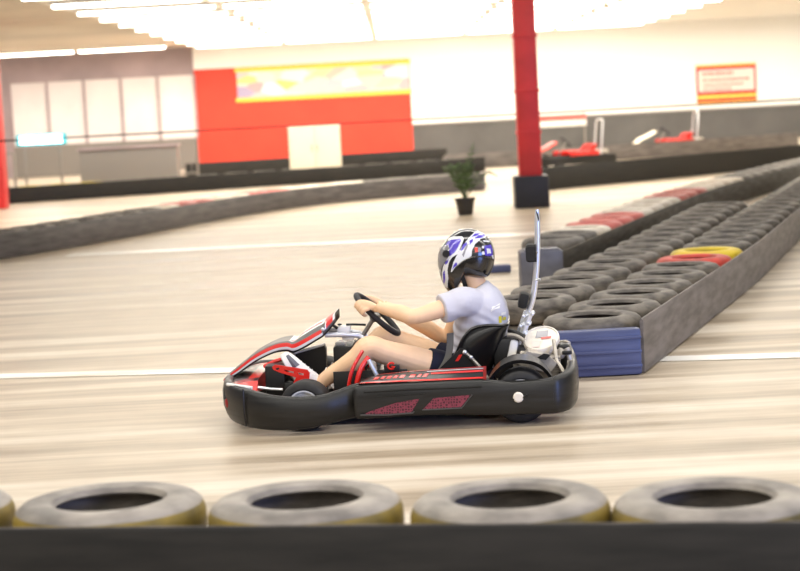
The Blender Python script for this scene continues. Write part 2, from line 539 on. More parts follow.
def offset(points, d):
    pts = [Vector((p[0], p[1], 0)) for p in points]; out = []
    for i in range(len(pts)):
        t_ = (pts[min(i + 1, len(pts) - 1)] - pts[max(i - 1, 0)]).normalized()
        out.append(pts[i] + Vector((-t_.y, t_.x, 0)) * d)
    return out

def curve_pts(points, sub=6):
    return [Vector((a, b, 0)) for a, b in lerp_path([(p[0], p[1]) for p in points], sub)]

def belt(points, h, label, m, thick=0.02):
    o1 = offset(points, 0.0); o2 = offset(points, thick)
    rings = []
    for a, b in zip(o1, o2):
        rings.append([V(a.x, a.y, 0.01), V(a.x, a.y, h - 0.012), V((a.x * 2 + b.x) / 3, (a.y * 2 + b.y) / 3, h), V((a.x + b.x * 2) / 3, (a.y + b.y * 2) / 3, h), V(b.x, b.y, h - 0.012), V(b.x, b.y, 0.01)])
    o = MB().loft(rings).build('rubber_belt', m)
    return tag(o, label, 'barrier belt')

def tyre_row(points, where, group, me, layers, h, spacing=0.62, start=0.3, wobble=0.005, fn=None, plain='black tyre'):
    # layers from the floor up, the topmost lies in view
    P = walk(points, spacing, start)
    for i, p in enumerate(P):
        for L in range(layers):
            top = (L == layers - 1)
            mm = me; word = plain
            if fn:
                r_ = fn(i, L, top)
                if r_: mm, word = r_
            o = bpy.data.objects.new('tyre', mm)
            o.location = (p.x + random.uniform(-wobble, wobble), p.y + random.uniform(-wobble, wobble), h * (L + 0.5))
            o.rotation_euler = (0, 0, random.uniform(0, 6.28))
            COL.objects.link(o)
            nth = ORD[i]
            lab = f'{word}, {nth} {where}' if top else f'tyre under the {nth} {where}'
            tag(o, lab, 'tyre', group if top else group + ', lower layer')

T_NEAR = tyre_mesh('tyre', M['tyre_near'], 0.302, 0.157, 64, M['tyre_olive'])
T_OLIVE = tyre_mesh('tyre', M['tyre_olive'], 0.30, 0.157, 64)
T_DARK = tyre_mesh('tyre', M['tyre'], 0.30, 0.16, 40)
T_FAR = tyre_mesh('tyre', M['tyre_far'], 0.30, 0.16, 28)
T_RED = tyre_mesh('tyre', M['tyre_red'], 0.30, 0.16, 40)
T_PINK = tyre_mesh('tyre', M['tyre_pink'], 0.30, 0.16, 32)
T_WHITE = tyre_mesh('tyre', M['tyre_white'], 0.30, 0.16, 32)
T_YEL = tyre_mesh('tyre', M['tyre_yellow'], 0.30, 0.16, 40)

# near barrier along the bottom of the picture
NB = [(-2.6, -4.17), (-1.2, -4.452), (-0.035, -4.68), (1.05, -4.90), (2.6, -5.215)]
nbelt = belt(NB, 0.466, 'long black rubber belt facing the tyres along the bottom of the picture', M['belt'])
tag(MB().tube([(x + .002, y + .010, 0.4665) for x, y in NB], 0.003, 6).build('lit_edge', M['tyre'], nbelt), 'pale strip painted as the lit top edge')  # pale strip painted where the belt's top edge catches the light
near_c = [(-1.575, -3.955), (-0.945, -4.085), (-0.325, -4.215), (0.295, -4.35), (0.885, -4.49), (1.50, -4.64)]
near_words = ['worn tyre cut by the left edge, top of the near barrier', 'worn grey tyre at left on top of the near barrier, before the bright floor',
              'worn grey tyre on the near barrier directly below the kart nose', 'worn grey tyre on the near barrier below the seat and rear wheel',
              'worn grey tyre at right on top of the near barrier', 'worn tyre cut by the right edge, top of the near barrier']
for i, (x, y) in enumerate(near_c):
    for L in range(3):
        o = bpy.data.objects.new('tyre', T_NEAR if L == 2 else T_OLIVE)
        o.location = (x, y, 0.1575 * (L + 0.5)); o.rotation_euler = (0, 0, random.uniform(0, 6.28))
        COL.objects.link(o)
        tag(o, near_words[i] if L == 2 else f'yellowed {"middle" if L else "bottom"} tyre in the {ORD[i]} near stack from the left', 'tyre', 'tyres of the near barrier')

# curved barrier on the left
A = curve_pts([(-6.2, 10.4), (-4.79, 12.86), (-3.91, 14.99), (-2.28, 19.72), (-0.9, 21.9), (0.6, 23.0), (1.6, 23.6)])
belt(A, 0.31, 'curved dark belt barrier sweeping in from the left edge', M['belt_mid'])
def fA(i, L, top):
    if top and i in (13, 14, 17, 18): return (T_PINK, 'faded red painted tyre')
    if top and i in (12, 15, 16, 19, 20, 21): return (T_WHITE, 'white painted tyre')
tyre_row(offset(A, 0.36), 'in the curved left barrier, from its near end', 'tyres behind the curved left barrier', T_FAR, 2, 0.161, fn=fA)

# far left barrier
B1 = curve_pts([(-10.5, 27.2), (-6.58, 28.55), (-3.2, 29.8), (0.12, 30.9), (2.0, 31.8)])
belt(B1, 0.33, 'straight dark belt barrier across the far left of the hall', M['belt'])
def fB(i, L, top):
    if top and i in (5, 6, 7): return (T_YEL, 'yellow painted tyre')
tyre_row(offset(B1, 0.36), 'in the far left barrier, from its left end', 'tyres behind the far left barrier', T_FAR, 2, 0.161, fn=fB)

# far right barrier behind the pillar
B2 = curve_pts([(2.45, 22.3), (5.3, 24.6), (8.0, 27.0), (10.5, 29.3)])
belt(B2, 0.40, 'straight dark belt barrier to the right behind the red pillar', M['belt'])
tyre_row(offset(B2, 0.36), 'in the far right barrier, from the pillar end', 'tyres behind the far right barrier', T_FAR, 2, 0.161)

# pit lane barriers near the back wall
E1 = curve_pts([(1.2, 34.1), (4.4, 34.5), (7.2, 35.3), (10.0, 37.0)])
belt(E1, 0.36, 'low dark belt barrier in front of the parked karts', M['belt_grey'])
def fE(i, L, top):
    if top and 6 <= i <= 10: return (T_WHITE, 'cream painted tyre')
tyre_row(offset(E1, 0.36), 'in the low barrier by the parked karts, from left', 'tyres of the pit barrier', T_FAR, 2, 0.161, fn=fE)
F1 = curve_pts([(-5.2, 37.6), (-2.0, 38.6), (1.4, 39.6)])
belt(F1, 0.36, 'low dark belt barrier in front of the red wall', M['belt'])

# right hand island: back barrier with red and white tops
Cc = curve_pts([(1.40, 6.30), (2.35, 9.3), (4.27, 15.09), (6.39, 20.05), (8.2, 24.0)])
belt(Cc, 0.30, 'dark belt barrier topped by red and white tyres, right of the roll bar', M['belt'])
def fC(i, L, top):
    if top:
        if i in (2, 6, 7, 8, 9, 13, 14, 15, 16): return (T_WHITE, 'white painted tyre')
        if i in (3, 4, 5, 10, 11, 12): return (T_PINK, 'faded red painted tyre')
tyre_row(offset(Cc, 0.36), 'in the red and white barrier, from its near end', 'tyres of the red and white topped barrier', T_FAR, 2, 0.161, fn=fC, start=1.3)
gb = MB().box((0, 0, 0.17), (0.36, 0.3, 0.34), bevel=0.02)
gb.box((0, 0, 0.345), (0.30, 0.25, 0.012), bevel=0.003)
o = gb.build('plastic_block', M['greyblue']); o.location = (1.20, 6.08, 0)
tag(o, 'grey plastic block at the tip of the red and white barrier', 'block')

o = MB().box((0, 0, 0.035), (0.44, 0.16, 0.07), bevel=0.015).build('plastic_block', M['blue']); o.location = (0.83, 7.9, 0)
tag(o, 'low blue plastic block on the floor just behind the driver helmet', 'block')

# right hand island: tyre bank in front
D = curve_pts([(1.40, 1.02), (2.02, 2.88), (3.05, 6.0), (4.18, 9.73), (5.7, 14.6), (7.4, 20.0)])
belt(D, 0.325, 'long scuffed grey belt facing the tyre bank on the right', M['belt_grey'])
def fD(i, L, top):
    if top and i == 6: return (T_RED, 'red painted tyre')
    if top and i == 7: return (T_YEL, 'yellow painted tyre')
tyre_row(offset(D, 0.36), 'in the right bank\'s front row, from its near end', 'front row of the right tyre bank', T_DARK, 2, 0.161, start=0.28, fn=fD)
r2 = [p for p in offset(D, 1.0) if p.y < 12.0]
tyre_row(r2, 'in the right bank\'s back row, from its near end', 'back row of the right tyre bank', T_DARK, 2, 0.161, start=1.3)
bl = empty('barrier_end_block', (1.10, 1.02, 0))
MB().box((0, 0, 0.14), (0.56, 0.10, 0.27), bevel=0.02).build('panel', M['blue'], bl)
b = MB()
for z in (0.06, 0.145, 0.225): b.box((0, -0.052, z), (0.56, 0.02, 0.018), bevel=0.004)
b.build('rib', M['blue'], bl)
tag(bl, 'blue ribbed plastic block ending the tyre bank behind the kart rear', 'block')

# ------------------------------------------------------------------ things in the far hall
cb = empty('cream_cabinet', (-1.75, 33.0, 0))
MB().box((0, 0, 0.62), (1.15, 0.5, 1.2), bevel=0.015).build('body', M['cream_board'], cb)
b = MB(); b.box((-0.28, -0.26, 0.62), (0.52, 0.02, 1.08), bevel=0.006); d1 = b.build('door', M['cream_board'], cb)
MB().box((-0.06, -0.285, 0.7), (0.02, 0.03, 0.14), bevel=0.004).build('handle', M['steel'], d1)
b = MB(); b.box((0.28, -0.26, 0.62), (0.52, 0.02, 1.08), bevel=0.006); d2 = b.build('door', M['cream_board'], cb)
MB().box((0.06, -0.285, 0.7), (0.02, 0.03, 0.14), bevel=0.004).build('handle', M['steel'], d2)
MB().box((0, 0, 0.01), (1.1, 0.46, 0.02)).build('plinth', M['charcoal'], cb)
tag(cb, 'cream cabinet standing before the red wall', 'cabinet')

ct = empty('counter', (-6.0, 33.5, 0))
MB().box((0, 0, 0.45), (2.2, 0.6, 0.9), bevel=0.01).build('body', M['grey_metal'], ct)
MB().box((0, -0.02, 0.92), (2.3, 0.7, 0.05), bevel=0.01).build('worktop', M['soffit'], ct)
tag(ct, 'grey counter with mauve top at the far left', 'counter')
lp = empty('counter_lamp', (-7.9, 33.0, 0))
MB().tube([(-0.47, 0, 1.2), (0.47, 0, 1.2)], 0.085, 16, flat=1.0).build('lamp_tube', M['cyan_tube'], lp)
b = MB(); b.box((0, 0.05, 1.2), (1.14, 0.06, 0.26), bevel=0.02); b.build('housing', M['cyan_halo'], lp)  # teal panel painted in place of the lamp's cyan halo
b = MB(); b.tube([(-0.4, 0.05, 0), (-0.4, 0.05, 1.12)], 0.025, 8); b.tube([(0.4, 0.05, 0), (0.4, 0.05, 1.12)], 0.025, 8); b.build('post', M['grey_metal'], lp)
tag(lp, 'glowing cool white lamp with painted teal halo at the far left', 'lamp')

def railing(x, y, L, rz, label):
    r = empty('guard_rail', (x, y, 0), rz)
    b = MB()
    n = int(L / 0.14)
    b.tube([(-L / 2, 0, 0.95), (L / 2, 0, 0.95)], 0.025, 8); b.build('top_rail', M['grey_metal'], r)
    b = MB(); b.tube([(-L / 2, 0, 0.2), (L / 2, 0, 0.2)], 0.02, 8); b.build('bottom_rail', M['grey_metal'], r)
    for s in (-1, 1): MB().tube([(s * L / 2, 0, 0), (s * L / 2, 0, 0.97)], 0.03, 8).build('post', M['grey_metal'], r)
    for k in range(1, n): MB().tube([(-L / 2 + k * L / n, 0, 0.2), (-L / 2 + k * L / n, 0, 0.95)], 0.009, 6).build('bar', M['grey_metal'], r)
    tag(r, label, 'railing')
railing(-5.75, 35.2, 2.2, 0.1, 'grey barred guard rail left of the cream cabinet')
railing(-9.2, 31.2, 2.0, 0.1, 'grey barred guard rail below the glowing lamp')

# potted palm by the pillar
pm = empty('potted_palm', (0.98, 16.9, 0))
MB().lathe([(0.0, 0.0), (0.10, 0.0), (0.135, 0.2), (0.15, 0.21), (0.15, 0.24), (0.125, 0.24), (0.12, 0.2), (0.0, 0.2)], segs=28, loop=False).build('pot', M['pot'], pm)
b = MB()
for k in range(17):
    a = k * 2.399; el = 0.75 + 0.6 * ((k * 0.618) % 1)
    L = 0.50 + 0.24 * ((k * 0.37) % 1)
    base = V(0, 0, 0.2); pts = []
    for s in range(9):
        q = s / 8
        rr_ = L * q * math.cos(el) * 0.9
        pts.append(base + V(math.cos(a) * rr_, math.sin(a) * rr_, L * 1.15 * q * math.sin(el) + 0.1 * q - 0.42 * q ** 3 * math.cos(el)))
    b.tube(pts, [0.006 - 0.004 * s / 8 for s in range(9)], 5)
    side = V(-math.sin(a), math.cos(a), 0)
    for s in range(2, 9):
        q = s / 8; ln = 0.15 * math.sin(math.pi * min(1, q * 0.85 + 0.15)) + 0.03
        tdir = (pts[s] - pts[s - 1]).normalized()
        for sg in (-1, 1):
            tip = pts[s] + (side * sg * 0.8 + tdir * 0.7).normalized() * ln - V(0, 0, 0.035)
            mid = (pts[s] + tip) / 2 + V(0, 0, 0.012)
            wv = tdir * 0.012
            b.add([pts[s] - wv * .5, mid - wv, tip, mid + wv, pts[s] + wv * .5], [(0, 1, 2, 3, 4)])
b.build('frond', M['leaf'], pm)['kind'] = 'stuff'
tag(pm, 'small green potted palm left of the red pillar foot', 'potted plant')

# ------------------------------------------------------------------ go-kart in the foreground
PSI = R(-4.0)
K = empty('go_kart', (0, 0.152, -0.0254), PSI)
K.scale = (1.0153,) * 3
Z0 = 0.025
tag(K, 'black racing kart with red trim driven past in the foreground', 'go-kart')

def shell(points, sub, name, m, parent, th=0.045, bulge=0.008):
    """points: x, y, ztop, zbot along the outside; swept moulded wall"""
    pts = lerp_path(points, sub)
    rings = []
    for i, p in enumerate(pts):
        a = pts[max(i - 1, 0)]; b_ = pts[min(i + 1, len(pts) - 1)]
        t_ = Vector((b_[0] - a[0], b_[1] - a[1], 0)).normalized()
        n_ = Vector((t_.y, -t_.x, 0))          # outward for a path running -x to +x on the -y side
        x, y, zt, zb = p
        o = Vector((x, y, 0)); ring = []
        h = zt - zb
        for off, z in ((-th, zt - 0.010), (-th * .75, zt - 0.001), (-th * .35, zt), (-0.006, zt - 0.008), (0.0, zt - 0.022), (bulge, zt - h * .3), (bulge, zt - h * .65),
                       (0.0, zb + 0.022), (-0.008, zb + 0.006), (-th * .5, zb), (-th, zb + 0.004)):
            ring.append(o + n_ * off + Vector((0, 0, z)))
        rings.append(ring)
    return MB().loft(rings, m=0).build(name, m, parent, angle=50)

half = [(-.25, -.588, .250, .086), (-.30, -.606, .236, .078), (-.36, -.626, .223, .068), (-.45, -.640, .217, .056), (-.58, -.635, .224, .050), (-.70, -.605, .243, .054), (-.785, -.545, .258, .060),
        (-.860, -.45, .268, .068), (-.908, -.34, .272, .076), (-.932, -.18, .274, .080)]
near_half = [(-.17, -.560, .264, .094), (-.205, -.573, .262, .092)] + half
full = near_half + [(-.938, 0, .275, .082)] + [(x, -y, a, b) for x, y, a, b in reversed(near_half)]
# path runs from the near rear end round the nose; flip so outward normal is right
fb = shell(list(reversed([(x, -y, a, b) for x, y, a, b in full])), 5, 'front_bumper', M['plastic'], K) if False else None
def bumper_front():
    pts = lerp_path(full, 5); rings = []
    th = 0.05
    for i, p in enumerate(pts):
        a = pts[max(i - 1, 0)]; b_ = pts[min(i + 1, len(pts) - 1)]
        t_ = Vector((b_[0] - a[0], b_[1] - a[1], 0)).normalized()
        n_ = Vector((-t_.y, t_.x, 0)) * -1
        # outward = away from kart centre
        c = Vector((p[0], p[1], 0)) - Vector((-0.35, 0, 0))
        if n_.dot(c) < 0: n_ = -n_
        x, y, zt, zb = p; o = Vector((x, y, 0)); h = zt - zb; ring = []
        for off, z in ((-th, zt - 0.010), (-th * .75, zt - 0.001), (-th * .35, zt), (-0.006, zt - 0.008), (0.0, zt - 0.022), (.008, zt - h * .3), (.006, zt - h * .65),
                       (-0.006, zb + 0.03), (-0.018, zb + 0.006), (-th * .6, zb), (-th, zb + 0.004)):
            ring.append(o + n_ * off + Vector((0, 0, z)))
        rings.append(ring)
    return MB().loft(rings).build('front_bumper', M['plastic'], K, angle=50)
fb = bumper_front()
# moulding seam and red badge on the bumper
b = MB(); b.tube([(-.775, -.571, .262), (-.776, -.575, .21), (-.776, -.572, .12), (-.774, -.545, .07)], 0.004, 6); b.build('seam', M['black'], fb)
b = MB(); b.ball((-.886, -.412, .170), (.010, .020, .026), 12, Matrix.Rotation(R(32), 3, 'Z')); tag(b.build('badge', M['red_dark'], fb), 'small red badge')

def pod(sgn, name, label=None):
    pts = [(-.195, -.56, .262, .096), (-.212, -.62, .262, .095), (-.205, -.638, .264, .094), (-.16, -.640, .266, .092), (0.0, -.640, .267, .098), (.25, -.640, .268, .096), (.42, -.640, .268, .088),
           (.50, -.640, .258, .085), (.60, -.640, .252, .083), (.70, -.640, .255, .082), (.78, -.637, .262, .082)]
    o = shell([(x, y, a, b_) for x, y, a, b_ in pts], 4, name, M['plastic'], K, th=0.06, bulge=0.004)
    if sgn > 0:
        for v in o.data.vertices: v.co.y = -v.co.y
        o.data.flip_normals()
    return o
pn = pod(-1, 'side_pod')
pod(1, 'side_pod')
# rear bumper wraps round the back
rb = [(.772, -.637, .264, .082), (.80, -.630, .268, .082), (.845, -.595, .276, .084), (.875, -.54, .284, .092), (.893, -.44, .288, .095), (.905, -.2, .288, .1), (.908, 0, .288, .1)]
rbp = rb + [(x, -y, a, b_) for x, y, a, b_ in reversed(rb[:-1])]
rbo = shell(rbp, 5, 'rear_bumper', M['plastic'], K, th=0.05, bulge=0.005)
# pale rim painted as the light along the rear bumper's top
rp = lerp_path([(x - 0.012, y * 0.985, a) for x, y, a, b_ in rbp][8:-2], 4)
tag(MB().tube([(x, y, a + 0.002) for x, y, a in rp], 0.009, 8).build('lit_rim', M['alu'], rbo), 'pale edge painted as lit')
# socket in the pod side
b = MB(); b.lathe([(0.0, -.012), (.020, -.012), (.026, -.006), (.026, .006), (0, .006)], (.600, -.645, .175), 'y', 20, loop=False); tag(b.build('socket_cap', M['cream'], pn), 'pale round cap')
b = MB(); b.tube([(.565, -.646, .168), (.585, -.650, .166), (.62, -.650, .172), (.645, -.648, .186)], .006, 6); b.build('scuff_ridge', M['plastic'], pn)
# honeycomb inserts
i1 = [(-.165, .121), (-.14, .133), (-.005, .172), (.112, .188), (.070, .122), (-.06, .118)]
i2 = [(.128, .134), (.183, .188), (.366, .196), (.315, .138)]
for poly in (i1, i2):
    tag(MB().prism(poly, -.6465, -.636).build('grille_insert', M['hex'], pn), 'maroon honeycomb insert')
b = MB(); b.tube([(-.185, -.647, .118), (-.05, -.648, .113), (.075, -.647, .118), (.082, -.647, .126)], .004, 6)
b.tube([(.122, -.647, .131), (.318, -.648, .133), (.374, -.647, .198)], .0035, 6); b.build('insert_edge', M['dark_grey'], pn)
b = MB(); b.tube([(-.16, -.649, .232), (.1, -.649, .236), (.42, -.649, .236)], .004, 6); b.tube([(-.1, -.649, .206), (.14, -.649, .214)], .003, 6); b.build('moulded_ridge', M['plastic'], pn)

# upper pod panel, black with red lines
def pod_top(sgn):
    st = [(-.19, .268, -.605, .271), (-.13, .292, -.525, .271), (0.0, .302, -.505, .271), (.2, .308, -.500, .270), (.40, .312, -.500, .270), (.435, .312, -.500, .270)]
    st = lerp_path(st, 4); rings = []
    for x, zi, yi, zo in st:
        yo = -.618
        rings.append([V(x, yo * -sgn * -1 if sgn < 0 else -yo, zo - .02), V(x, yo if sgn < 0 else -yo, zo), V(x, (yo + yi) / 2 if sgn < 0 else -(yo + yi) / 2, (zo + zi) / 2 + .007), V(x, yi if sgn < 0 else -yi, zi), V(x, (yi + .03) if sgn < 0 else -(yi + .03), zi - .01), V(x, (yi + .03) if sgn < 0 else -(yi + .03), zo - .02)])
    o = MB().loft(rings).build('pod_panel', M['gloss_black'], K)
    # stripes
    def on(x, q):   # q from outer edge (0) to inner edge (1)
        for k in range(len(st) - 1):
            if st[k][0] <= x <= st[k + 1][0]:
                f = (x - st[k][0]) / (st[k + 1][0] - st[k][0])
                zi = st[k][1] * (1 - f) + st[k + 1][1] * f; yi = st[k][2] * (1 - f) + st[k + 1][2] * f; zo = st[k][3]
                break
        y = -.618 * (1 - q) + yi * q; z = zo * (1 - q) + zi * q + .007 * (1 - abs(2 * q - 1)) + .002
        return V(x, y if sgn < 0 else -y, z)
    def stripe(x0, x1, q0, q1, m, nm, n=16):
        vs = []; fs = []
        for k in range(n + 1):
            x = x0 + (x1 - x0) * k / n
            vs += [on(x, q0), on(x, q1)]
        for k in range(n): fs.append((2 * k, 2 * k + 2, 2 * k + 3, 2 * k + 1))
        return MB().add(vs, fs).build(nm, m, o)
    tag(stripe(-.185, .432, .0, .11, M['red'], 'stripe'), 'red stripe')
    tag(stripe(.17, .432, .46, .64, M['red'], 'stripe'), 'red stripe')
    tag(stripe(.15, .432, .76, .86, M['silver'], 'stripe'), 'silver stripe')
    tag(stripe(-.10, .432, .95, 1.0, M['red'], 'stripe'), 'red stripe')
    # slanted red lettering, too blurred to read
    b = MB(); x = -.12
    for wd in (.030, .022, .026, .024, .03, .0, .034, .02, .028):
        if wd:
            b.add([on(x, .30), on(x + wd * .8, .30), on(x + wd * .8 + .012, .55), on(x + .012, .55)], [(0, 1, 2, 3)])
        x += wd + .007 if wd else .012
    tag(b.build('lettering', M['red'], o), 'red slanted lettering')
    # end cap
    e = MB(); e.prism([(.432, .262), (.446, .262), (.446, .316), (.432, .316)], -.62 if sgn < 0 else .50, -.50 if sgn < 0 else .62)
    tag(e.build('end_cap', M['red_dark'], o), 'red end cap')
    return o
ptn = pod_top(-1); pod_top(1)

# nose panel: curved fairing, striped edge
st = [(-.950, .246, .238, .10, 0), (-.90, .286, .260, .115, 0), (-.865, .311, .277, .12, 0), (-.77, .378, .336, .13, 0), (-.67, .424, .378, .13, 0), (-.60, .436, .386, .135, .0),
      (-.565, .428, .378, .14, .006), (-.515, .448, .396, .15, .026), (-.44, .486, .436, .150, .030), (-.405, .505, .456, .145, .026), (-.375, .540, .482, .13, .012), (-.340, .570, .524, .12, .004)]
st = lerp_path(st, 5)
rings = []
for x, zt, zl, hw, cr in st:
    h = zt - zl
    side = [(-hw - .004, zl), (-hw - .010, zl + h * .22), (-hw - .010, zl + h * .50), (-hw - .004, zl + h * .92), (-hw + .006, zt)]
    top = [(-hw * .80, zt + cr * .5 + .003), (-hw * .60, zt + cr * .8), (-hw * .3, zt + cr), (hw * .3, zt + cr), (hw * .60, zt + cr * .8), (hw * .80, zt + cr * .5 + .003)]
    sec = side + top + [(-a, z) for a, z in reversed(side)]
    low = [(hw - .02, zl + .008), (hw * .5, zt - .016), (-hw * .5, zt - .016), (-hw + .02, zl + .008)]
    rings.append([V(x, a, z) for a, z in sec + low])
NR = len(rings)
def nose_m(i, j):
    f = i / (NR - 1.0)
    if j in (0, 14): return 0                  # black lower edge
    if f > .84 and j in (2, 3, 4, 10, 11, 12): return 1 if .86 < f < .95 else 3
    if f > .80 and j in (1, 2, 3, 11, 12, 13): return 4
    if j in (1, 13): return 2 # silver line
    if j in (2, 12): return 1 if f < .80 else 4  # red line
    if j in (3, 11): return 4
    if j in (4, 10): return 4
    if 5 <= j <= 9:
        if f < .46: return 4
        if f < .79: return 1 if j == 6 else 3
        if f < .83 or f > .96: return 3
        return 1
    return 0
npn = MB().loft(rings, m=nose_m).build('nose_fairing', [M['black'], M['red'], M['silver'], M['white'], M['dark_grey'], M['red']], K, angle=30)
MB().ball((-.402, -.168, .497), (.010, .006, .010), 10).build('bolt', M['chrome'], npn)
# lower nose hood behind the bumper
rings = []
for x, z, hw in lerp_path([(-.905, .248, .36), (-.85, .262, .37), (-.79, .272, .35), (-.735, .272, .32)], 4):
    rings.append([V(x, -hw - .05, z - .06), V(x, -hw, z - .006), V(x, -hw * .8, z), V(x, -hw * .3, z + .004), V(x, hw * .3, z + .004), V(x, hw * .8, z), V(x, hw, z - .006), V(x, hw + .05, z - .06), V(x, hw * .5, z - .08), V(x, -hw * .5, z - .08)])
def hood_m(i, j):
    if j in (0, 6): return 1 if 5 <= i else 0
    if j in (1, 5): return 2 if 2 <= i <= 9 else 0
    return 0 if i < 8 else 1
MB().loft(rings, m=hood_m).build('nose_hood', [M['gloss_black'], M['red'], M['red_dark']], K)
b = MB(); b.tube([(-.88, -.405, .265), (-.81, -.47, .262), (-.74, -.50, .255)], .009, 8, sub=4); b.build('hood_trim', M['white'], K)

# floor tray and frame
b = MB(); b.box((-.12, 0, .060), (1.30, .74, .012), bevel=.004); b.build('floor_tray', M['black'], K)
fr = MB()
for s in (-1, 1):
    fr.tube([(-.72, s * .22, .10), (-.45, s * .30, .075), (.1, s * .34, .075), (.5, s * .33, .085), (.80, s * .30, .13)], .016, 10, sub=4)
fr.tube([(-.72, -.24, .10), (-.72, .24, .10)], .016, 10)
fr.tube([(.52, -.36, .10), (.52, .36, .10)], .016, 10)
fr.build('chassis_frame', M['red'], K)
# red uprights between the wheels and the pods
for s in (-1, 1):
    b = MB(); b.tube([(-.262, s * .45, .12), (-.258, s * .45, .22), (-.232, s * .44, .32), (-.18, s * .40, .405)], .016, 10, sub=4, flat=.6)
    b.tube([(-.222, s * .46, .12), (-.216, s * .46, .23), (-.19, s * .45, .32), (-.15, s * .42, .375)], .013, 10, sub=4)
    b.build('pod_bar', M['red'], K)
b = MB(); b.tube([(-.148, -.44, .365), (-.108, -.43, .275), (-.09, -.43, .12)], .011, 10); b.build('brace_bar', M['silver'], K)
# black side bulkheads
b = MB(); b.prism([(-.56, .07), (-.415, .07), (-.412, .375), (-.42, .392), (-.575, .352)], .00, .06)
bulk = b.build('dash_panel', M['black'], K)
MB().prism([(-.578, .352), (-.42, .390), (-.42, .397), (-.578, .360)], -.005, .065).build('panel_edge', M['white'], bulk)
b = MB(); b.box((-.32, .12, .24), (.10, .30, .29), bevel=.012); tk = b.build('fuel_tank', M['black'], K)
MB().box((-.335, .05, .392), (.055, .06, .02), bevel=.008).build('tank_cap', M['white'], tk)
b = MB(); b.box((-.15, -.36, .20), (.38, .012, .20), bevel=.004); b.build('side_panel', M['black'], K)
# red mark on the side panel
b = MB(); b.tube([(-.035 + .018 * math.cos(a_), -.42, .325 + .016 * math.sin(a_)) for a_ in [R(40 + 29 * k) for k in range(11)]] + [(-.035, -.42, .322)], .0055, 6)
b.box((-.035, -.40, .30), (.08, .03, .06), bevel=.006, m=1)
tag(b.build('emblem_plate', [M['red'], M['black']], K), 'red curled emblem on black plate')

# wheels
def wheel(x, y, r, wd, steer, name):
    e = MB()
    H = wd / 2
    prof = [(r * .60, -H * .85), (r * .70, -H), (r * .86, -H * .98), (r * .95, -H * .86), (r, -H * .60), (r, H * .60), (r * .95, H * .86), (r * .86, H * .98), (r * .70, H), (r * .60, H * .85)]
    e.lathe(prof, axis='y', segs=48)
    w = e.build('wheel', M['rubber'], K)
    w.location = (x, y, r + Z0); w.rotation_euler = (0, 0, steer)
    rim = MB()
    rim.lathe([(r * .62, -H * .88), (r * .58, -H * .90), (r * .50, -H * .55), (r * .30, -H * .40), (r * .20, -H * .55), (0.0, -H * .55)], axis='y', segs=36, loop=False)
    rim.lathe([(r * .62, H * .88), (r * .58, H * .90), (r * .50, H * .55), (r * .30, H * .40), (r * .20, H * .55), (0.0, H * .55)], axis='y', segs=36, loop=False)
    rim.lathe([(r * .60, -H * .86), (r * .645, -H * .90), (r * .645, -H * .96), (r * .585, -H * .94)], axis='y', segs=36)
    rim.build('rim', M['white'], w)
    nut = MB()
    for k in range(3):
        a = 2.094 * k; nut.ball((r * .33 * math.cos(a), -H * .5, r * .33 * math.sin(a)), (.008, .008, .008), 8)
    nut.build('wheel_nut', M['steel'], w)
    return w
wheel(-.472, -.475, .128, .125, R(-6), 'front'); wheel(-.472, .475, .122, .125, R(-6), 'front')
wheel(.612, -.47, .136, .175, 0, 'rear'); wheel(.612, .47, .132, .175, 0, 'rear')
MB().tube([(.612, -.40, .160), (.612, .40, .160)], .018, 12).build('rear_axle', M['steel'], K)
for s in (-1, 1):
    MB().tube([(-.42, s * .24, .11), (-.47, s * .40, .135)], .016, 10).build('stub_axle', M['steel'], K)
    MB().tube([(-.40, s * .08, .20), (-.42, s * .40, .16)], .008, 8).build('tie_rod', M['chrome'], K)

# rear wheel guard
def guard(sgn):
    rings = []
    n = 20
    for k in range(n + 1):
        a = R(168 - 150 * k / n)
        ro, ri = .198, .178
        cx, cz = .612, .150
        c_, s_ = math.cos(a), math.sin(a)
        fl = 1.0 if k < 12 else 1 + (k - 12) * .012
        rings.append([V(cx + c_ * ri * .94, sgn * .54, cz + s_ * ri * fl * 1.0), V(cx + c_ * ro * .92, sgn * .555, cz + s_ * ro * fl), V(cx + c_ * ro * .90, sgn * .42, cz + s_ * (ro + .012) * fl), V(cx + c_ * ri * .88, sgn * .42, cz + s_ * ri * fl)])
    return MB().loft(rings, m=lambda i, j: 1 if j == 0 else (2 if i < 6 and j == 1 else 0)).build('wheel_guard', [M['dark_grey'], M['black'], M['copper']], K)
guard(-1); guard(1)

# seat shell
NS = 22; NW = 18
cl = lerp_path([(.13, .135), (.22, .105), (.32, .09), (.405, .12), (.455, .20), (.50, .31), (.545, .44), (.56, .478)], 4)
wl = lerp_path([(.17, .215), (.23, .28), (.285, .345), (.325, .42), (.375, .470), (.45, .484), (.525, .480), (.555, .484)], 4)
rings = []
for (cx, cz), (wx, wz) in zip(cl, wl):
    ring = []
    for k in range(NW + 1):
        s = -1 + 2 * k / NW
        f = abs(s) ** 2.6
        y = .205 * math.sin(s * math.pi / 2 * .98)
        ring.append(V(cx * (1 - f) + wx * f, y, cz * (1 - f) + wz * f))
    rings.append(ring)
so = MB().loft(rings, closed=False, cap=False).build('seat', M['seat'], K)
md = so.modifiers.new('shell', 'SOLIDIFY'); md.thickness = .010; md.offset = 0
edge = [r_[0] for r_ in rings] + [rings[-1][k] for k in range(1, NW)] + [r_[-1] for r_ in reversed(rings)]
MB().tube(edge, .008, 8).build('seat_piping', M['seat'], so)
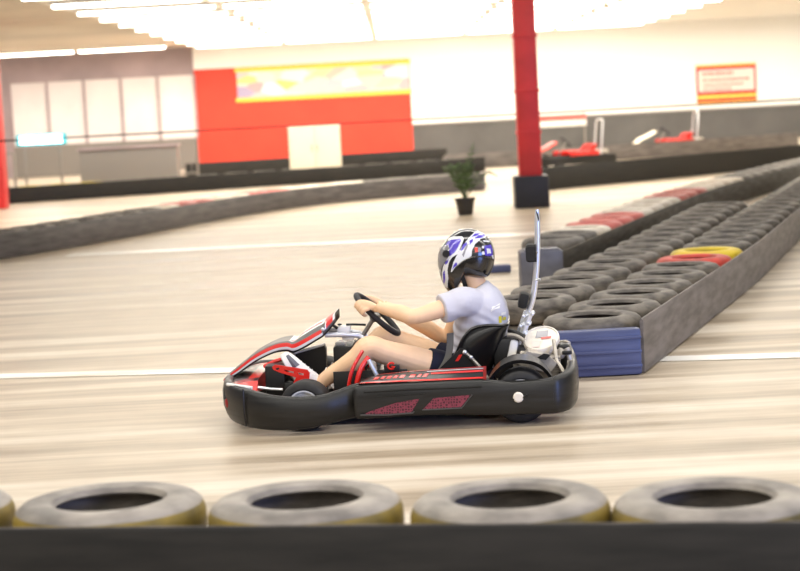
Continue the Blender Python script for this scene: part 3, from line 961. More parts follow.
# seat bracket
b = MB(); b.prism([(.20, .285), (.315, .385), (.335, .375), (.41, .275)], -.30, -.285)
sb = b.build('seat_bracket', M['black'], K)
b = MB(); b.prism([(.283, .320), (.305, .352), (.322, .352), (.300, .320)], -.306, -.302); tag(b.build('decal', M['red'], sb), 'red slash mark')
b = MB(); b.tube([(.335, -.31, .362), (.365, -.31, .335), (.42, -.32, .27), (.46, -.33, .20)], .010, 10); b.build('seat_stay', M['steel'], K)
b = MB(); b.ball((.335, -.315, .365), (.012, .012, .012), 10); b.ball((.365, -.318, .338), (.010, .01, .010), 10); b.build('stay_bolt', M['chrome'], K)

# engine, cover and pale lid
en = MB(); en.box((.70, -.16, .20), (.22, .26, .18), bevel=.02)
for k in range(7): en.box((.70, -.16, .245 + k * .012), (.24, .28, .005))
eng = en.build('engine', M['alu'], K)
tilt = Matrix.Rotation(R(24), 3, 'X') @ Matrix.Rotation(R(-6), 3, 'Y')
def oval(c, ax, ay, prof, m, nm, parent, segs=36):
    rings = []
    for sc, h in prof:
        rings.append([Vector(c) + tilt @ V(ax * sc * math.cos(2 * math.pi * k / segs), ay * sc * math.sin(2 * math.pi * k / segs), h) for k in range(segs)])
    return MB().loft(rings).build(nm, m, parent)
lc = (.727, -.13, .395)
oval(lc, .096, .118, [(.70, -.075), (.86, -.04), (.98, -.02), (1.0, -.006), (.97, .006), (.90, .008), (.86, .002), (.3, .004), (.01, .004)], M['cream'], 'engine_lid', eng)
def on_lid(u, v, h=.0075): return Vector(lc) + tilt @ V(u, v, h)
def patch(nm, uv, m, par): return MB().add([on_lid(u, v) for u, v in uv], [tuple(range(len(uv)))]).build(nm, m, par, smooth=False)
patch('sticker', [(-.03, .0), (.035, .0), (.04, .06), (-.02, .065)], M['h_grey'], eng)
patch('sticker', [(-.05, -.085), (-.01, -.09), (.0, -.03), (-.05, -.03)], M['poster_pale'], eng)
patch('sticker', [(.0, -.02), (.05, -.02), (.055, -.0), (.0, -.0)], M['poster_pink'], eng)
b = MB(); b.prism([(.60, .30), (.655, .36), (.68, .35), (.76, .335), (.80, .29), (.76, .24), (.70, .262), (.62, .285)], -.34, -.20)
b.build('engine_cowl', M['alu'], eng)
b = MB(); b.prism([(.695, .322), (.735, .345), (.772, .338), (.745, .312)], -.347, -.338); b.build('cowl_opening', M['black'], eng)
b = MB(); b.tube([(.79, -.24, .40), (.80, -.30, .30), (.835, -.33, .24)], .010, 8); b.tube([(.82, -.20, .34), (.86, -.22, .345), (.87, -.22, .29)], .016, 10); b.ball((.825, -.22, .325), (.022, .022, .03), 12); b.build('exhaust_pipe', M['alu'], eng)
b = MB(); b.ball((.845, -.2, .355), (.028, .03, .018), 12); b.box((.855, -.1, .33), (.05, .3, .02), bevel=.006); b.build('rear_bracket', M['black'], eng)
# air box beside the post
b = MB(); b.box((.575, -.14, .335), (.045, .07, .13), Matrix.Rotation(R(14), 3, 'Y'), bevel=.018); b.build('air_box', M['white'], K)
b = MB(); b.box((.545, -.06, .30), (.14, .2, .22), bevel=.03); b.tube([(.56, -.12, .44), (.60, -.14, .43), (.64, -.16, .41)], .014, 10, sub=4); b.build('motor_mount', M['black'], K)
b = MB(); b.tube([(.555, -.16, .425), (.60, -.17, .418), (.64, -.18, .392)], .012, 10, sub=4); b.build('fuel_pipe', M['alu'], K)

# roll post with pads
post = [(.571, -.10, .285), (.610, -.10, .398), (.652, -.10, .501), (.691, -.10, .594), (.715, -.10, .723), (.728, -.10, .853), (.734, -.10, .982), (.735, -.10, 1.062)]
RPm = MB(); RPm.tube(post, [.0155] * 6 + [.0155, .011], 14, sub=5)
rp_ = RPm.build('roll_post', M['chrome'], K)
b = MB(); b.prism([(.730, 1.052), (.736, 1.056), (.744, 1.018), (.740, 1.000)], -.119, -.111); b.build('tube_opening', M['black'], rp_)
b = MB(); b.tube([(.703, -.11, .835), (.727, -.105, .842)], .012, 8)
hp = MB(); hp.loft([[V(.671 + dx, -.10 + yy, .84 + (.045 * s_) * sc) for yy, s_ in ((-.06, -.8), (-.06, .8), (-.05, 1), (.07, 1), (.08, .8), (.08, -.8), (.07, -1), (-.05, -1))] for dx, sc in ((-.004, .7), (.002, .92), (.012, 1), (.05, .98))])
hpo = hp.build('headrest_pad', M['foam'], rp_); b.build('pad_bracket', M['steel'], rp_)
b = MB(); b.box((.644, -.09, .595), (.052, .12, .082), Matrix.Rotation(R(14), 3, 'Y'), bevel=.02); b.build('back_pad', M['foam'], rp_)
b = MB()
for dy, dx in ((-.035, .012), (.05, -.012), (.05, .025)):
    b.tube([(.60 + dx, -.10 + dy, .37), (.635 + dx, -.10 + dy, .46), (.665 + dx, -.10 + dy, .535)], .009, 8)
for z, x in ((.42, .625), (.47, .645), (.52, .664)):
    b.tube([(x - .02, -.145, z), (x + .03, -.06, z + .004)], .010, 8); b.ball((x + .022, -.14, z + .006), (.011, .011, .011), 8)
    b.ball((x - .022, -.14, z - .004), (.010, .011, .011), 8)
b.build('post_clamp', M['chrome'], rp_)
MB().tube([(.715, -.118, .70), (.736, -.128, .703)], .006, 8).build('screw', M['chrome'], rp_)
b = MB(); b.tube([(.60, -.08, .35), (.60, .15, .30), (.56, .30, .12)], .014, 10); b.tube([(.60, -.1, .34), (.58, -.28, .2), (.54, -.33, .09)], .014, 10); b.build('post_stay', M['steel'], K)

# steering
WC = V(-.128, 0, .545); E1v = V(-.707, 0, .707); E2v = V(0, -1, 0); WN = V(.707, 0, .707); WR = .148
def ringp(a, r=WR): return WC + (E1v * math.cos(a) + E2v * math.sin(a)) * r
sw = MB().tube([ringp(2 * math.pi * k / 48) for k in range(48)], .0155, 12, closed=True).build('steering_wheel', M['grip'], K)
b = MB()
for a in (R(90), R(-90), R(180)):
    b.tube([WC - WN * .02, ringp(a, WR * .5) - WN * .012, ringp(a, WR - .004)], .010, 8, flat=.5)
b.ball(WC - WN * .018, (.03, .03, .03), 14); b.build('spoke', M['steel'], sw)
MB().tube([WC - WN * .03, V(-.22, 0, .42), V(-.42, 0, .20), V(-.5, 0, .12)], .012, 10).build('steering_column', M['steel'], K)
b = MB(); b.tube([(-.40, -.10, .458), (-.30, -.08, .452), (-.20, -.05, .425), (-.15, -.12, .30), (-.13, -.2, .10)], .013, 10, sub=3, flat=.8)
b.tube([(-.40, .10, .458), (-.30, .08, .452), (-.20, .05, .425), (-.15, .12, .30), (-.13, .2, .10)], .013, 10, sub=3)
b.build('column_support', M['silver'], K)
b = MB(); b.box((-.305, -.03, .478), (.07, .08, .035), bevel=.01); b.box((-.285, -.03, .435), (.06, .08, .025), bevel=.008); b.build('column_bracket', M['white'], K)
b = MB(); b.tube([(-.38, -.10, .505), (-.355, -.1, .508), (-.335, -.09, .49)], .008, 8, sub=3); b.tube([(-.29, -.05, .503), (-.25, -.05, .502), (-.19, -.03, .495)], .006, 8, sub=3); b.ball((-.325, -.05, .505), (.012, .012, .006), 8); b.build('cable', M['black'], K)

# pedals
def holed_bar(poly, holes, y0, y1):
    # plate with slots cut through it: triangulated between outline and holes
    bm = bmesh.new()
    edges = []
    for loop in [poly] + holes:
        vs = [bm.verts.new((p[0], y0, p[1])) for p in loop]
        for i in range(len(vs)): edges.append(bm.edges.new((vs[i], vs[(i + 1) % len(vs)])))
    bmesh.ops.triangle_fill(bm, use_beauty=True, use_dissolve=False, edges=edges)
    r = bmesh.ops.extrude_face_region(bm, geom=list(bm.faces))
    for v in [g for g in r['geom'] if isinstance(g, bmesh.types.BMVert)]: v.co.y = y1
    bm.verts.index_update()
    mb = MB().add([v.co.copy() for v in bm.verts], [tuple(v.index for v in f.verts) for f in bm.faces]); bm.free()
    return mb
ped = holed_bar([(-.655, .335), (-.640, .345), (-.62, .342), (-.475, .312), (-.463, .295), (-.467, .268), (-.478, .235), (-.495, .238), (-.497, .262), (-.520, .252), (-.550, .210), (-.567, .214), (-.545, .258), (-.535, .275), (-.62, .305), (-.65, .320)],
                [[(-.640, .325), (-.622, .331), (-.617, .322), (-.632, .316)], [(-.598, .318), (-.545, .306), (-.545, .296), (-.590, .309)], [(-.525, .300), (-.495, .294), (-.495, .284), (-.520, .289)]], -.335, -.325)
tag(ped.build('brake_pedal', M['red'], K, smooth=False), 'red slotted pedal bracket')
b = MB(); b.box((-.645, -.25, .26), (.10, .16, .16), bevel=.01); b.box((-.60, -.30, .20), (.14, .05, .10), bevel=.01); b.build('pedal_box', M['black'], K)
b = MB(); b.tube([(-.73, -.36, .235), (-.66, -.38, .228), (-.60, -.39, .225)], .007, 8); b.build('pedal_rod', M['chrome'], K)
b = MB(); b.tube([(-.60, .20, .08), (-.60, .20, .20), (-.62, .20, .32)], .011, 8); b.box((-.62, .20, .33), (.02, .08, .05), bevel=.006); tag(b.build('throttle_pedal', M['red'], K), 'red pedal')
b = MB(); b.tube([(-.71, -.24, .325), (-.66, -.2, .345), (-.60, -.2, .36)], .01, 8); b.build('brake_rod', M['red'], K)
# grey lap strap hung by the seat
rings = []
for x, y, z in lerp_path([(.262, -.235, .455), (.258, -.245, .39), (.245, -.255, .335), (.215, -.27, .285), (.18, -.28, .25)], 4):
    rings.append([V(x - .018, y, z), V(x + .018, y - .004, z + .004), V(x + .018, y + .004, z + .004), V(x - .018, y + .006, z)])
MB().loft(rings).build('seat_strap', M['strap'], K)

# ------------------------------------------------------------------ driver
def limb(mb, pts, rad, sub=5, segs=18, flat=None):
    mb.tube(pts, rad, segs, sub=sub, flat=flat)
def hand(mb, ang, elbow, mirror, only=False):
    p = ringp(ang); rad = (p - WC).normalized(); nn = WN; tg = rad.cross(nn).normalized()
    de = (elbow - p).normalized()
    wrist = p + nn * .016 + rad * .014 + de * .080
    knuck = p + nn * .010 + rad * .034
    # palm
    pr = []
    for q, hw, th in ((0.0, .024, .020), (.3, .034, .020), (.65, .041, .0185), (1.0, .041, .015)):
        c = wrist.lerp(knuck, q) + nn * .006 * math.sin(q * math.pi)
        ax = (knuck - wrist).normalized(); up = ax.cross(tg).normalized()
        pr.append([c + tg * hw * math.cos(a) + up * th * math.sin(a) for a in [2 * math.pi * k / 16 for k in range(16)]])
    mb.loft(pr)
    for k, (L, off) in enumerate(((.90, -.032), (1.0, -.011), (.96, .010), (.80, .030))):
        o = tg * off
        mb.tube([knuck + o - (knuck - wrist).normalized() * .012, p + o + rad * .039 - nn * .004, p + o + rad * .028 - nn * .027, p + o + rad * .006 - nn * .033 * L, p + o - rad * .018 * L - nn * .024], [.0112, .0108, .0098, .0090, .0080], 10, sub=3)
    # thumb on the inside of the rim
    sgn = 1 if mirror else -1
    b0 = wrist.lerp(knuck, .35) + tg * sgn * .030
    mb.tube([b0, p + nn * .030 - rad * .008 + tg * sgn * .046, p + nn * .018 - rad * .026 + tg * sgn * .040, p - rad * .030 - nn * .002 + tg * sgn * .018], [.015, .0125, .0110, .0090], 10, sub=3)
    return wrist
body = MB()
eL = V(.085, -.285, .556); eR = V(.215, .27, .375)
aL, aR = R(60), R(-62)
wL = hand(body, aL, eL, False); wR = hand(body, aR, eR, True)
shL = V(.335, -.175, .605); shR = V(.36, .18, .59)
limb(body, [shL, shL.lerp(eL, .5) + V(0, 0, .0), eL, eL.lerp(wL, .35), eL.lerp(wL, .75), wL], [.056, .047, .040, .043, .034, .0265])
limb(body, [shR, shR.lerp(eR, .5), eR, eR.lerp(wR, .35), eR.lerp(wR, .75), wR], [.054, .047, .040, .043, .034, .0265])
hipL, hipR = V(.34, -.095, .205), V(.34, .095, .205)
kL, kR = V(-.158, -.285, .408), V(-.115, .20, .405)
anL, anR = V(-.425, -.255, .225), V(-.44, .19, .19)
limb(body, [hipL, hipL.lerp(kL, .45) + V(0, 0, .0), kL.lerp(hipL, .15), kL, kL.lerp(anL, .30) + V(.012, 0, -.008), kL.lerp(anL, .7), anL, anL + V(-.03, 0, -.03)], [.090, .078, .063, .060, .058, .043, .036, .036])
limb(body, [hipR, hipR.lerp(kR, .45), kR.lerp(hipR, .15), kR, kR.lerp(anR, .30) + V(.012, 0, -.008), kR.lerp(anR, .7), anR, anR + V(-.03, 0, -.03)], [.088, .076, .061, .058, .058, .043, .036, .036])
def trunk(mb, secs, segs=28, power=2.3):
    rings = []
    for x, z, rx, ry, tiltd in lerp_path(secs, 4):
        ring = []
        for k in range(segs):
            a = 2 * math.pi * k / segs
            ca, sa = math.cos(a), math.sin(a)
            px = rx * math.copysign(abs(ca) ** (2 / power), ca); py = ry * math.copysign(abs(sa) ** (2 / power), sa)
            ring.append(V(x + px * math.cos(tiltd), py, z - px * math.sin(tiltd)))
        rings.append(ring)
    mb.loft(rings)
trunk(body, [(.35, .13, .09, .13, 0), (.37, .22, .12, .155, .1), (.395, .34, .115, .15, .1), (.42, .46, .118, .165, .05), (.415, .56, .11, .175, -.1), (.405, .62, .085, .15, -.25), (.395, .66, .06, .085, -.35)])
limb(body, [V(.41, 0, .62), V(.398, 0, .68), V(.375, 0, .745)], [.066, .056, .056])
body.ball((.368, 0, .83), (.088, .072, .105), 20)
body.ball((.318, 0, .745), (.060, .050, .055), 16)
body.ball((.285, 0, .80), (.016, .012, .018), 10)
# feet inside the shoes
for an, yy in ((anL, 0), (anR, 0)):
    body.tube([an + V(-.02, 0, -.03), an + V(-.10, 0, .03), an + V(-.145, 0, .10)], [.036, .034, .028], 12, sub=3)
person = remeshed(body, 'person', M['skin'], .0048, 5)
person.rotation_euler = (0, 0, PSI); person.location = K.location; person.scale = K.scale
tag(person, 'driver in pale tee and black, white and purple helmet gripping the kart wheel', 'person')

# tee
sh = MB()
trunk(sh, [(.34, .20, .135, .165, .1), (.375, .30, .140, .170, .1), (.405, .40, .143, .178, .08), (.418, .49, .146, .188, .02), (.418, .56, .138, .196, -.08), (.414, .612, .110, .178, -.25), (.408, .645, .082, .120, -.42), (.404, .668, .064, .070, -.55)])
hemL = shL.lerp(eL, .46); hemR = shR.lerp(eR, .46)
sh.tube([shL + V(.05, .06, -.02), shL + V(.0, -.005, .005), shL.lerp(eL, .25), hemL], [.085, .078, .076, .076], 20, sub=4)
sh.tube([shR + V(.05, -.06, -.02), shR, shR.lerp(eR, .25), hemR], [.080, .076, .073, .072], 20, sub=4)
shirt = remeshed(sh, 'shirt', [M['shirt'], M['white'], M['yellow'], M['h_grey'], M['strap']], .0065, 6)
# soft folds running from the sleeve across the side
for v in shirt.data.vertices:
    c = v.co
    f = 0.0038 * math.sin((c.x * 1.0 + c.z * 1.7) * 62 + 3 * noise.noise(c * 7)) * max(0, min(1, (0.62 - c.z) / .2)) * max(0, min(1, (c.z - .25) / .1))
    f += 0.004 * noise.noise(c * 14)
    v.co = c + v.normal * f
bvh = BVHTree.FromPolygons([v.co.copy() for v in shirt.data.vertices], [tuple(p.vertices) for p in shirt.data.polygons])
def shirt_patch(poly, m, nm):
    """poly in (x, z), laid onto the near side of the shirt"""
    cx = sum(p[0] for p in poly) / len(poly); cz = sum(p[1] for p in poly) / len(poly)
    vs = []; fs = []
    for q in (.0, .5, 1.0):
        for x, z in poly:
            x2 = cx + (x - cx) * q; z2 = cz + (z - cz) * q
            h = bvh.ray_cast(V(x2, -.8, z2), V(0, 1, 0))
            y = h[0].y if h[0] else -.1
            nn = h[1] if h[0] else V(0, -1, 0)
            if nn.y > 0: nn = -nn
            vs.append(V(x2, y, z2) + nn * .0022)
    n = len(poly)
    for L in range(2):
        for k in range(n): fs.append((L * n + k, L * n + (k + 1) % n, (L + 1) * n + (k + 1) % n, (L + 1) * n + k))
    return tag(MB().add(vs, fs).build(nm, m, shirt, smooth=True), {'print': 'printed mark'}.get(nm))
shirt.parent = person
def sq(x, z, w_, h_, sl=0): return [(x, z), (x + w_, z + sl), (x + w_, z + sl + h_), (x, z + h_)]
shirt_patch(sq(.475, .552, .045, .012, .012), M['white'], 'print')
shirt_patch(sq(.480, .566, .042, .010, .012), M['white'], 'print')
shirt_patch(sq(.512, .488, .014, .035), M['yellow'], 'print')
shirt_patch(sq(.530, .497, .018, .018), M['yellow'], 'print')
shirt_patch(sq(.524, .503, .010, .020), M['h_grey'], 'print')
shirt_patch(sq(.526, .525, .022, .014), M['white'], 'print')

# shorts
so_ = MB()
trunk(so_, [(.34, .12, .11, .155, 0), (.36, .20, .135, .172, .1), (.37, .27, .13, .165, .1)])
hmL = hipL.lerp(kL, .43); hmR = hipR.lerp(kR, .40)
so_.tube([hipL, hipL.lerp(kL, .25), hmL], [.102, .098, .090], 20, sub=4)
so_.tube([hipR, hipR.lerp(kR, .25), hmR], [.100, .097, .092], 20, sub=4)
shorts = remeshed(so_, 'shorts', M['navy'], .0065, 5, person)
for v in shorts.data.vertices: v.co = v.co + v.normal * .004 * noise.noise(v.co * 16)

# trainers
def trainer(an, yaw):
    # built along local axes: u from heel to toe, w up from the sole
    pitch = R(118)
    u = V(math.cos(pitch) * math.cos(yaw), math.sin(yaw) * .25, math.sin(pitch)).normalized()
    s = V(0, 1, 0); s = (s - u * s.dot(u)).normalized(); wv = u.cross(s).normalized()
    if wv.x < 0: wv = -wv
    heel = an + V(-.055, 0, -.075)
    rings = []; sole = []
    for t_, hw, h in lerp_path([(0.0, .026, .060), (.03, .034, .100), (.08, .036, .105), (.13, .038, .085), (.18, .043, .066), (.22, .042, .052), (.255, .030, .036), (.272, .012, .018)], 4):
        c = heel + u * t_
        rings.append([c + s * hw * math.cos(a) * (1 if math.sin(a) < .3 else .92) + wv * (h * .5 + h * .5 * math.sin(a)) for a in [2 * math.pi * k / 20 for k in range(20)]])
        sole.append([c + s * (hw + .004) * e - wv * d_ for e, d_ in ((-1, -.014), (-1.03, .010), (-.8, .016), (.8, .016), (1.03, .010), (1, -.014))])
    sho = MB().loft(rings, m=lambda i, j: 1 if (16 <= i <= 23 and (j in (8, 9, 10, 0, 1, 19, 18, 17, 11))) else 0).build('shoe', [M['shoe'], M['shoe_grey']], person)
    MB().loft(sole).build('sole', M['white'], sho)
    lb = MB()
    for k in range(5):
        t_ = .095 + k * .022; c = heel + u * t_ + wv * (.094 - k * .0085)
        lb.tube([c - s * .024 - wv * .006, c + wv * .004 + u * .006, c + s * .024 - wv * .006], .003, 6, sub=3)
    c = heel + u * .075 + wv * .108
    lb.tube([c, c + wv * .03 + s * .01, c + wv * .045 - u * .02, c + wv * .02 - u * .015, c], .003, 6, sub=3)
    lb.tube([c, c + wv * .035 - s * .01 + u * .01, c + wv * .05 + u * .02], .003, 6, sub=3)
    lb.build('shoelace', M['white'], sho)
    tag(sho, 'white and grey trainer')
trainer(anL, R(0)); trainer(anR, R(0))

# helmet
HC = (.360, .812)
HS = 1 / 191.5
def h2(px, py):
    dx, dy = px - 467, 258 - py
    return (HC[0] + (dx * math.cos(T_) + dy * math.sin(T_)) * HS, HC[1] + (-dx * math.sin(T_) + dy * math.cos(T_)) * HS)
def z2(u, v): return h2(420 + u / 8.0, 215 + v / 8.0)
sil = [(445, 240), (449, 234.5), (456, 229.5), (464, 227), (474, 227.6), (484, 232), (490, 238), (493.5, 246), (494.5, 256), (493, 265), (488, 274.5), (478, 276.5), (468, 275), (463, 275), (459, 281),
       (457.5, 289), (452.5, 294), (447.5, 290), (442.5, 282), (439.5, 273), (438, 262), (438.5, 252), (441, 245)]
silp = [h2(*p) for p in sil]
silp = [Vector((a, b, 0)) for a, b in silp]
dense, _ = spline(silp, [0] * len(silp), 12, closed=True)
cx, cz = HC
pol = sorted(((math.atan2(p.y - cz, p.x - cx), (Vector((p.x - cx, p.y - cz))).length) for p in dense))
def rad_at(a):
    import bisect
    ks = [q[0] for q in pol]
    i = bisect.bisect(ks, a)
    a0, r0_ = pol[i - 1]; a1, r1_ = pol[i % len(pol)]
    if i == 0: a0 -= 2 * math.pi
    if i == len(pol): a1 += 2 * math.pi
    f = (a - a0) / (a1 - a0) if a1 != a0 else 0
    return r0_ + (r1_ - r0_) * f
NA, NRr = 200, 66
RA = [rad_at(-math.pi + 2 * math.pi * k / NA) for k in range(NA)]
HWD = .124
def hpoint(k, q, s, ex=1.0):
    a = -math.pi + 2 * math.pi * k / NA
    # crown and jaw narrow slightly
    y = s * HWD * (max(0, 1 - q ** 2.35)) ** (1 / 2.35)
    return V(cx + math.cos(a) * RA[k] * q * ex, y * ex, cz + math.sin(a) * RA[k] * q * ex)
zz = lambda pts: [z2(*p) for p in pts]
layers = [
    (2, zz([(225, 168), (262, 152), (335, 148), (352, 160), (348, 185), (305, 285), (262, 312), (236, 352), (222, 420), (230, 470), (222, 565), (196, 552), (180, 500), (176, 440), (188, 385), (214, 345), (222, 300)])),
    (1, zz([(206, 232), (216, 200), (246, 178), (325, 166), (332, 180), (288, 268), (246, 303), (232, 300), (240, 250), (226, 215)])),
    (0, zz([(222, 225), (240, 245), (232, 300), (208, 345), (180, 345), (182, 262), (205, 232)])),
    (4, zz([(150, 300), (172, 285), (180, 345), (206, 350), (178, 390), (160, 480), (172, 545), (150, 500), (140, 400)])),
    (2, zz([(140, 300), (162, 295), (170, 340), (165, 400), (158, 480), (146, 480), (138, 380)])),
    (1, zz([(206, 352), (232, 330), (224, 362), (204, 378)])),
    (1, zz([(186, 440), (200, 418), (205, 500), (196, 540), (186, 520)])),
    (1, zz([(170, 545), (190, 552), (205, 580), (186, 592), (174, 575)])),
    (0, zz([(352, 165), (362, 190), (300, 310), (262, 390), (238, 440), (226, 560), (250, 570), (262, 440), (300, 330), (372, 195), (420, 140), (400, 130)])),
    (2, zz([(440, 114), (485, 112), (530, 142), (520, 160), (486, 168), (440, 210), (418, 255), (416, 300), (356, 330), (302, 372), (262, 432), (250, 425), (272, 350), (312, 268), (372, 185), (405, 145)])),
    (1, zz([(352, 205), (378, 192), (376, 212), (342, 256), (326, 258)])),
    (1, zz([(405, 158), (440, 126), (486, 124), (462, 142), (424, 150)])),
    (1, zz([(436, 160), (470, 142), (512, 136), (520, 152), (484, 162), (452, 166)])),
    (1, zz([(262, 412), (272, 375), (296, 346), (300, 372), (276, 396)])),
    (1, zz([(400, 180), (430, 165), (420, 190), (398, 215)])),
    (4, zz([(340, 290), (372, 215), (392, 205), (366, 270), (352, 310)])),
    (3, zz([(440, 232), (464, 232), (466, 270), (442, 272)])),
    (4, zz([(466, 236), (490, 238), (490, 268), (467, 268)])),
    (2, zz([(494, 222), (514, 222), (516, 240), (498, 240)])),
    (2, zz([(496, 266), (516, 264), (520, 290), (500, 292)])),
    (2, zz([(504, 178), (552, 186), (560, 196), (508, 190)])),
    (1, zz([(516, 222), (566, 216), (582, 262), (580, 308), (552, 304), (522, 298)])),
    (2, zz([(534, 244), (562, 246), (568, 284), (538, 284)])),
    (2, zz([(572, 300), (586, 300), (590, 340), (580, 325)])),
]
visor_poly = zz([(152, 258), (205, 222), (236, 236), (240, 262), (232, 318), (205, 352), (178, 390), (168, 420), (138, 400), (132, 330)])
hm = MB(); vs = []; fs = []; ms = []
vis_f = []
for s in (-1, 1):
    base = len(vs)
    vs.append(V(cx, s * HWD, cz))
    qs = [math.sin(math.pi / 2 * (r_ / NRr)) for r_ in range(1, NRr + 1)]
    for q in qs:
        for k in range(NA): vs.append(hpoint(k, q, s))
    for k in range(NA):
        fs.append((base, base + 1 + k, base + 1 + (k + 1) % NA))
    for r_ in range(NRr - 1):
        for k in range(NA):
            a = base + 1 + r_ * NA + k; b_ = base + 1 + r_ * NA + (k + 1) % NA
            fs.append((a, b_, b_ + NA, a + NA))
for f in fs:
    c = sum((vs[i] for i in f), Vector()) / len(f)
    m_ = 0
    for mi, poly in layers:
        if inside(c.x, c.z, poly): m_ = mi
    ms.append(m_)
    if inside(c.x, c.z, visor_poly): vis_f.append(f)
hm.add(vs, fs, ms)
helmet = hm.build('helmet', [M['h_black'], M['purple'], M['h_white'], M['h_red'], M['h_grey']], None, angle=60)
bm = bmesh.new(); bm.from_mesh(helmet.data); bmesh.ops.remove_doubles(bm, verts=bm.verts, dist=.0004); bm.to_mesh(helmet.data); bm.free()
for p in helmet.data.polygons: p.use_smooth = True
helmet.parent = person
tag(helmet, 'full face helmet in black with white and purple graphics')
idx = {}; vv = []; ff = []
for f in vis_f:
    g = []
    for i in f:
        if i not in idx:
            idx[i] = len(vv); p = vs[i]; vv.append(V(cx + (p.x - cx) * 1.022, p.y * 1.022, cz + (p.z - cz) * 1.022))
        g.append(idx[i])
    ff.append(tuple(g))
vis = MB().add(vv, ff).build('visor', M['visor'], helmet, angle=60)
for s in (-1, 1):
    c = z2(212, 285)
    hx = (Vector((c[0] - cx, c[1] - cz))).length
    MB().lathe([(0.0, -.006), (.017, -.006), (.020, 0), (.017, .006), (0, .006)], (c[0], s * .1075, c[1]), 'y', 20, loop=False).build('visor_pivot', M['black'], helmet)
# lower rear ridge and neck roll
for s in (-1, 1):
    rp2 = [z2(262, 440), z2(300, 385), z2(355, 338), z2(420, 312), z2(490, 305), z2(550, 315), z2(586, 340)]
    hb = BVHTree.FromPolygons([v.co.copy() for v in helmet.data.vertices], [tuple(p.vertices) for p in helmet.data.polygons])
    pts = []
    for x, z in rp2:
        h = hb.ray_cast(V(x, s * .5, z), V(0, -s, 0))
        if h[0]: pts.append(h[0])
    MB().tube(pts, .0055, 8, sub=5).build('shell_ridge', M['h_black'], helmet)
b = MB()
st_ = [z2(330, 440), z2(345, 490), z2(362, 545), z2(372, 575)]
for s in (-1, 1):
    rings = [[V(x - .011, s * (.072 - i * .008), z), V(x + .012, s * (.072 - i * .008), z), V(x + .012, s * (.066 - i * .008), z), V(x - .011, s * (.066 - i * .008), z)] for i, (x, z) in enumerate(st_)]
    b.loft(rings)
b.build('chin_strap', M['black'], helmet)

# ------------------------------------------------------------------ parked karts beyond the barriers
def parked(x, y, rz, label, body_m, nose_m2):
    k = empty('go_kart', (x, y, 0), rz)
    pts = lerp_path([(.80, -.62, .26, .08), (0, -.62, .26, .08), (-.5, -.62, .24, .07), (-.8, -.52, .25, .08), (-.92, -.25, .27, .1), (-.94, 0, .27, .1), (-.92, .25, .27, .1), (-.8, .52, .25, .08), (-.5, .62, .24, .07), (0, .62, .26, .08), (.8, .62, .26, .08)], 3)
    rings = []
    for i, (px, py, zt, zb) in enumerate(pts):
        ix, iy = px * .93, py * .90
        rings.append([V(px, py, zb), V(px, py, zt - .02), V((px + ix) / 2, (py + iy) / 2, zt), V(ix, iy, zt - .02), V(ix, iy, zb)])
    MB().loft(rings).build('bumper', M['plastic'], k)
    rings = []
    for px, zt, hw in lerp_path([(-.95, .27, .2), (-.8, .40, .25), (-.6, .48, .24), (-.4, .58, .2)], 3):
        rings.append([V(px, -hw, zt - .04), V(px, -hw * .7, zt), V(px, hw * .7, zt), V(px, hw, zt - .04), V(px, 0, zt - .06)])
    MB().loft(rings).build('nose_fairing', nose_m2, k)
    for s in (-1, 1): MB().box((.1, s * .53, .30), (.66, .13, .10), bevel=.02).build('side_pod', body_m, k)
    s2 = so.copy(); COL.objects.link(s2); s2.parent = k; s2.data = so.data.copy(); s2.data.materials.clear(); s2.data.materials.append(body_m); s2.name = 'seat'
    for wx, wy in ((-.47, -.47), (-.47, .47), (.61, -.47), (.61, .47)):
        MB().lathe([(.08, -.06), (.12, -.06), (.14, -.04), (.14, .04), (.12, .06), (.08, .06)], (wx, wy, .14), 'y', 24).build('wheel', M['rubber'], k)
    MB().tube([ringp(2 * math.pi * q / 24) for q in range(24)], .015, 8, closed=True).build('steering_wheel', M['grip'], k)
    MB().tube([WC, V(-.42, 0, .10)], .014, 8).build('steering_column', M['steel'], k)
    MB().box((.68, 0, .25), (.24, .4, .2), bevel=.03).build('engine', M['alu'], k)
    MB().tube([(.60, -.2, .1), (.68, -.2, .9), (.70, -.1, 1.0), (.70, .1, 1.0), (.68, .2, .9), (.60, .2, .1)], .02, 8, sub=3).build('roll_bar', M['chrome'], k)
    MB().box((-.05, 0, .07), (1.3, .7, .02)).build('floor_tray', M['black'], k)
    return tag(k, label, 'go-kart', None)
parked(6.95, 37.7, R(8), 'parked kart with red seat and pods under the poster', M['red'], M['cream_board'])
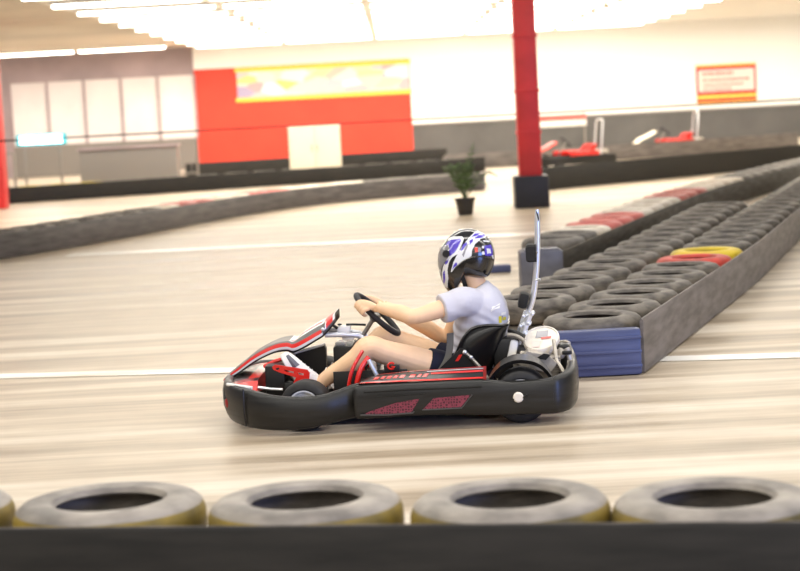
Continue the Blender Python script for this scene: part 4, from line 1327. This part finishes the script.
parked(3.95, 32.2, R(15), 'parked kart with red seat just right of the red pillar', M['red'], M['red'])
bd = empty('hanging_board', (4.1, 37.5, 0))
MB().box((0, 0, 1.02), (1.5, .04, .14), bevel=.006).build('upper_strip', M['poster_pink'], bd)
MB().box((0, 0, .87), (1.5, .04, .15), bevel=.006).build('lower_strip', M['wall_white'], bd)
for s in (-1, 1): MB().tube([(s * .7, .03, 0), (s * .7, .03, 1.1)], .025, 8).build('post', M['grey_metal'], bd)
tag(bd, 'red and white board on posts behind the kart right of the pillar', 'board')

# ------------------------------------------------------------------ light
def area(name, loc, size, power, col=(255, 250, 241), rot=(0, 0, 0)):
    l = bpy.data.lights.new(name, 'AREA'); l.shape = 'RECTANGLE'; l.size, l.size_y = size
    l.energy = power; l.color = lin(col)[:3]
    o = bpy.data.objects.new(name, l); o.location = loc; o.rotation_euler = rot; COL.objects.link(o)
    return o
for i, y in enumerate((-15, -11.5, -8, -4.5, -1, 2.5, 6, 9.5, 13)):
    area('added_overhead_light', (0.5, y, 3.6), (12, 0.35), (205 if y < 0 else 225) if y < 4 else 125)  # unseen overhead rows, assumed and added to light the kart and near floor
for i, y in enumerate((22, 30, 37, 42)):
    area('added_overhead_light', (1, y, 3.3), (26, 0.4), 900)  # extra area strips added to brighten the far hall and back wall
area('assumed_daylight_light', (9.5, -12.6, 1.9), (4.6, 3.8), 850, (125, 162, 255), (R(90), 0, R(39)))  # unseen blue area light added for the bumper sheen; daylight assumed, no door built
wd = bpy.data.worlds.new('world'); S.world = wd; wd.use_nodes = True
bg = wd.node_tree.nodes['Background']; bg.inputs['Color'].default_value = (1.0, 0.98, 0.95, 1); bg.inputs['Strength'].default_value = 0.35

S.view_settings.view_transform = 'Standard'
S.view_settings.look = 'None'
S.view_settings.exposure = 0.0
S.view_settings.gamma = 1.0
S.view_settings.use_curve_mapping = False
S.cycles.use_denoising = True
S.cycles.max_bounces = 8
S.cycles.diffuse_bounces = 4
S.cycles.sample_clamp_indirect = 8
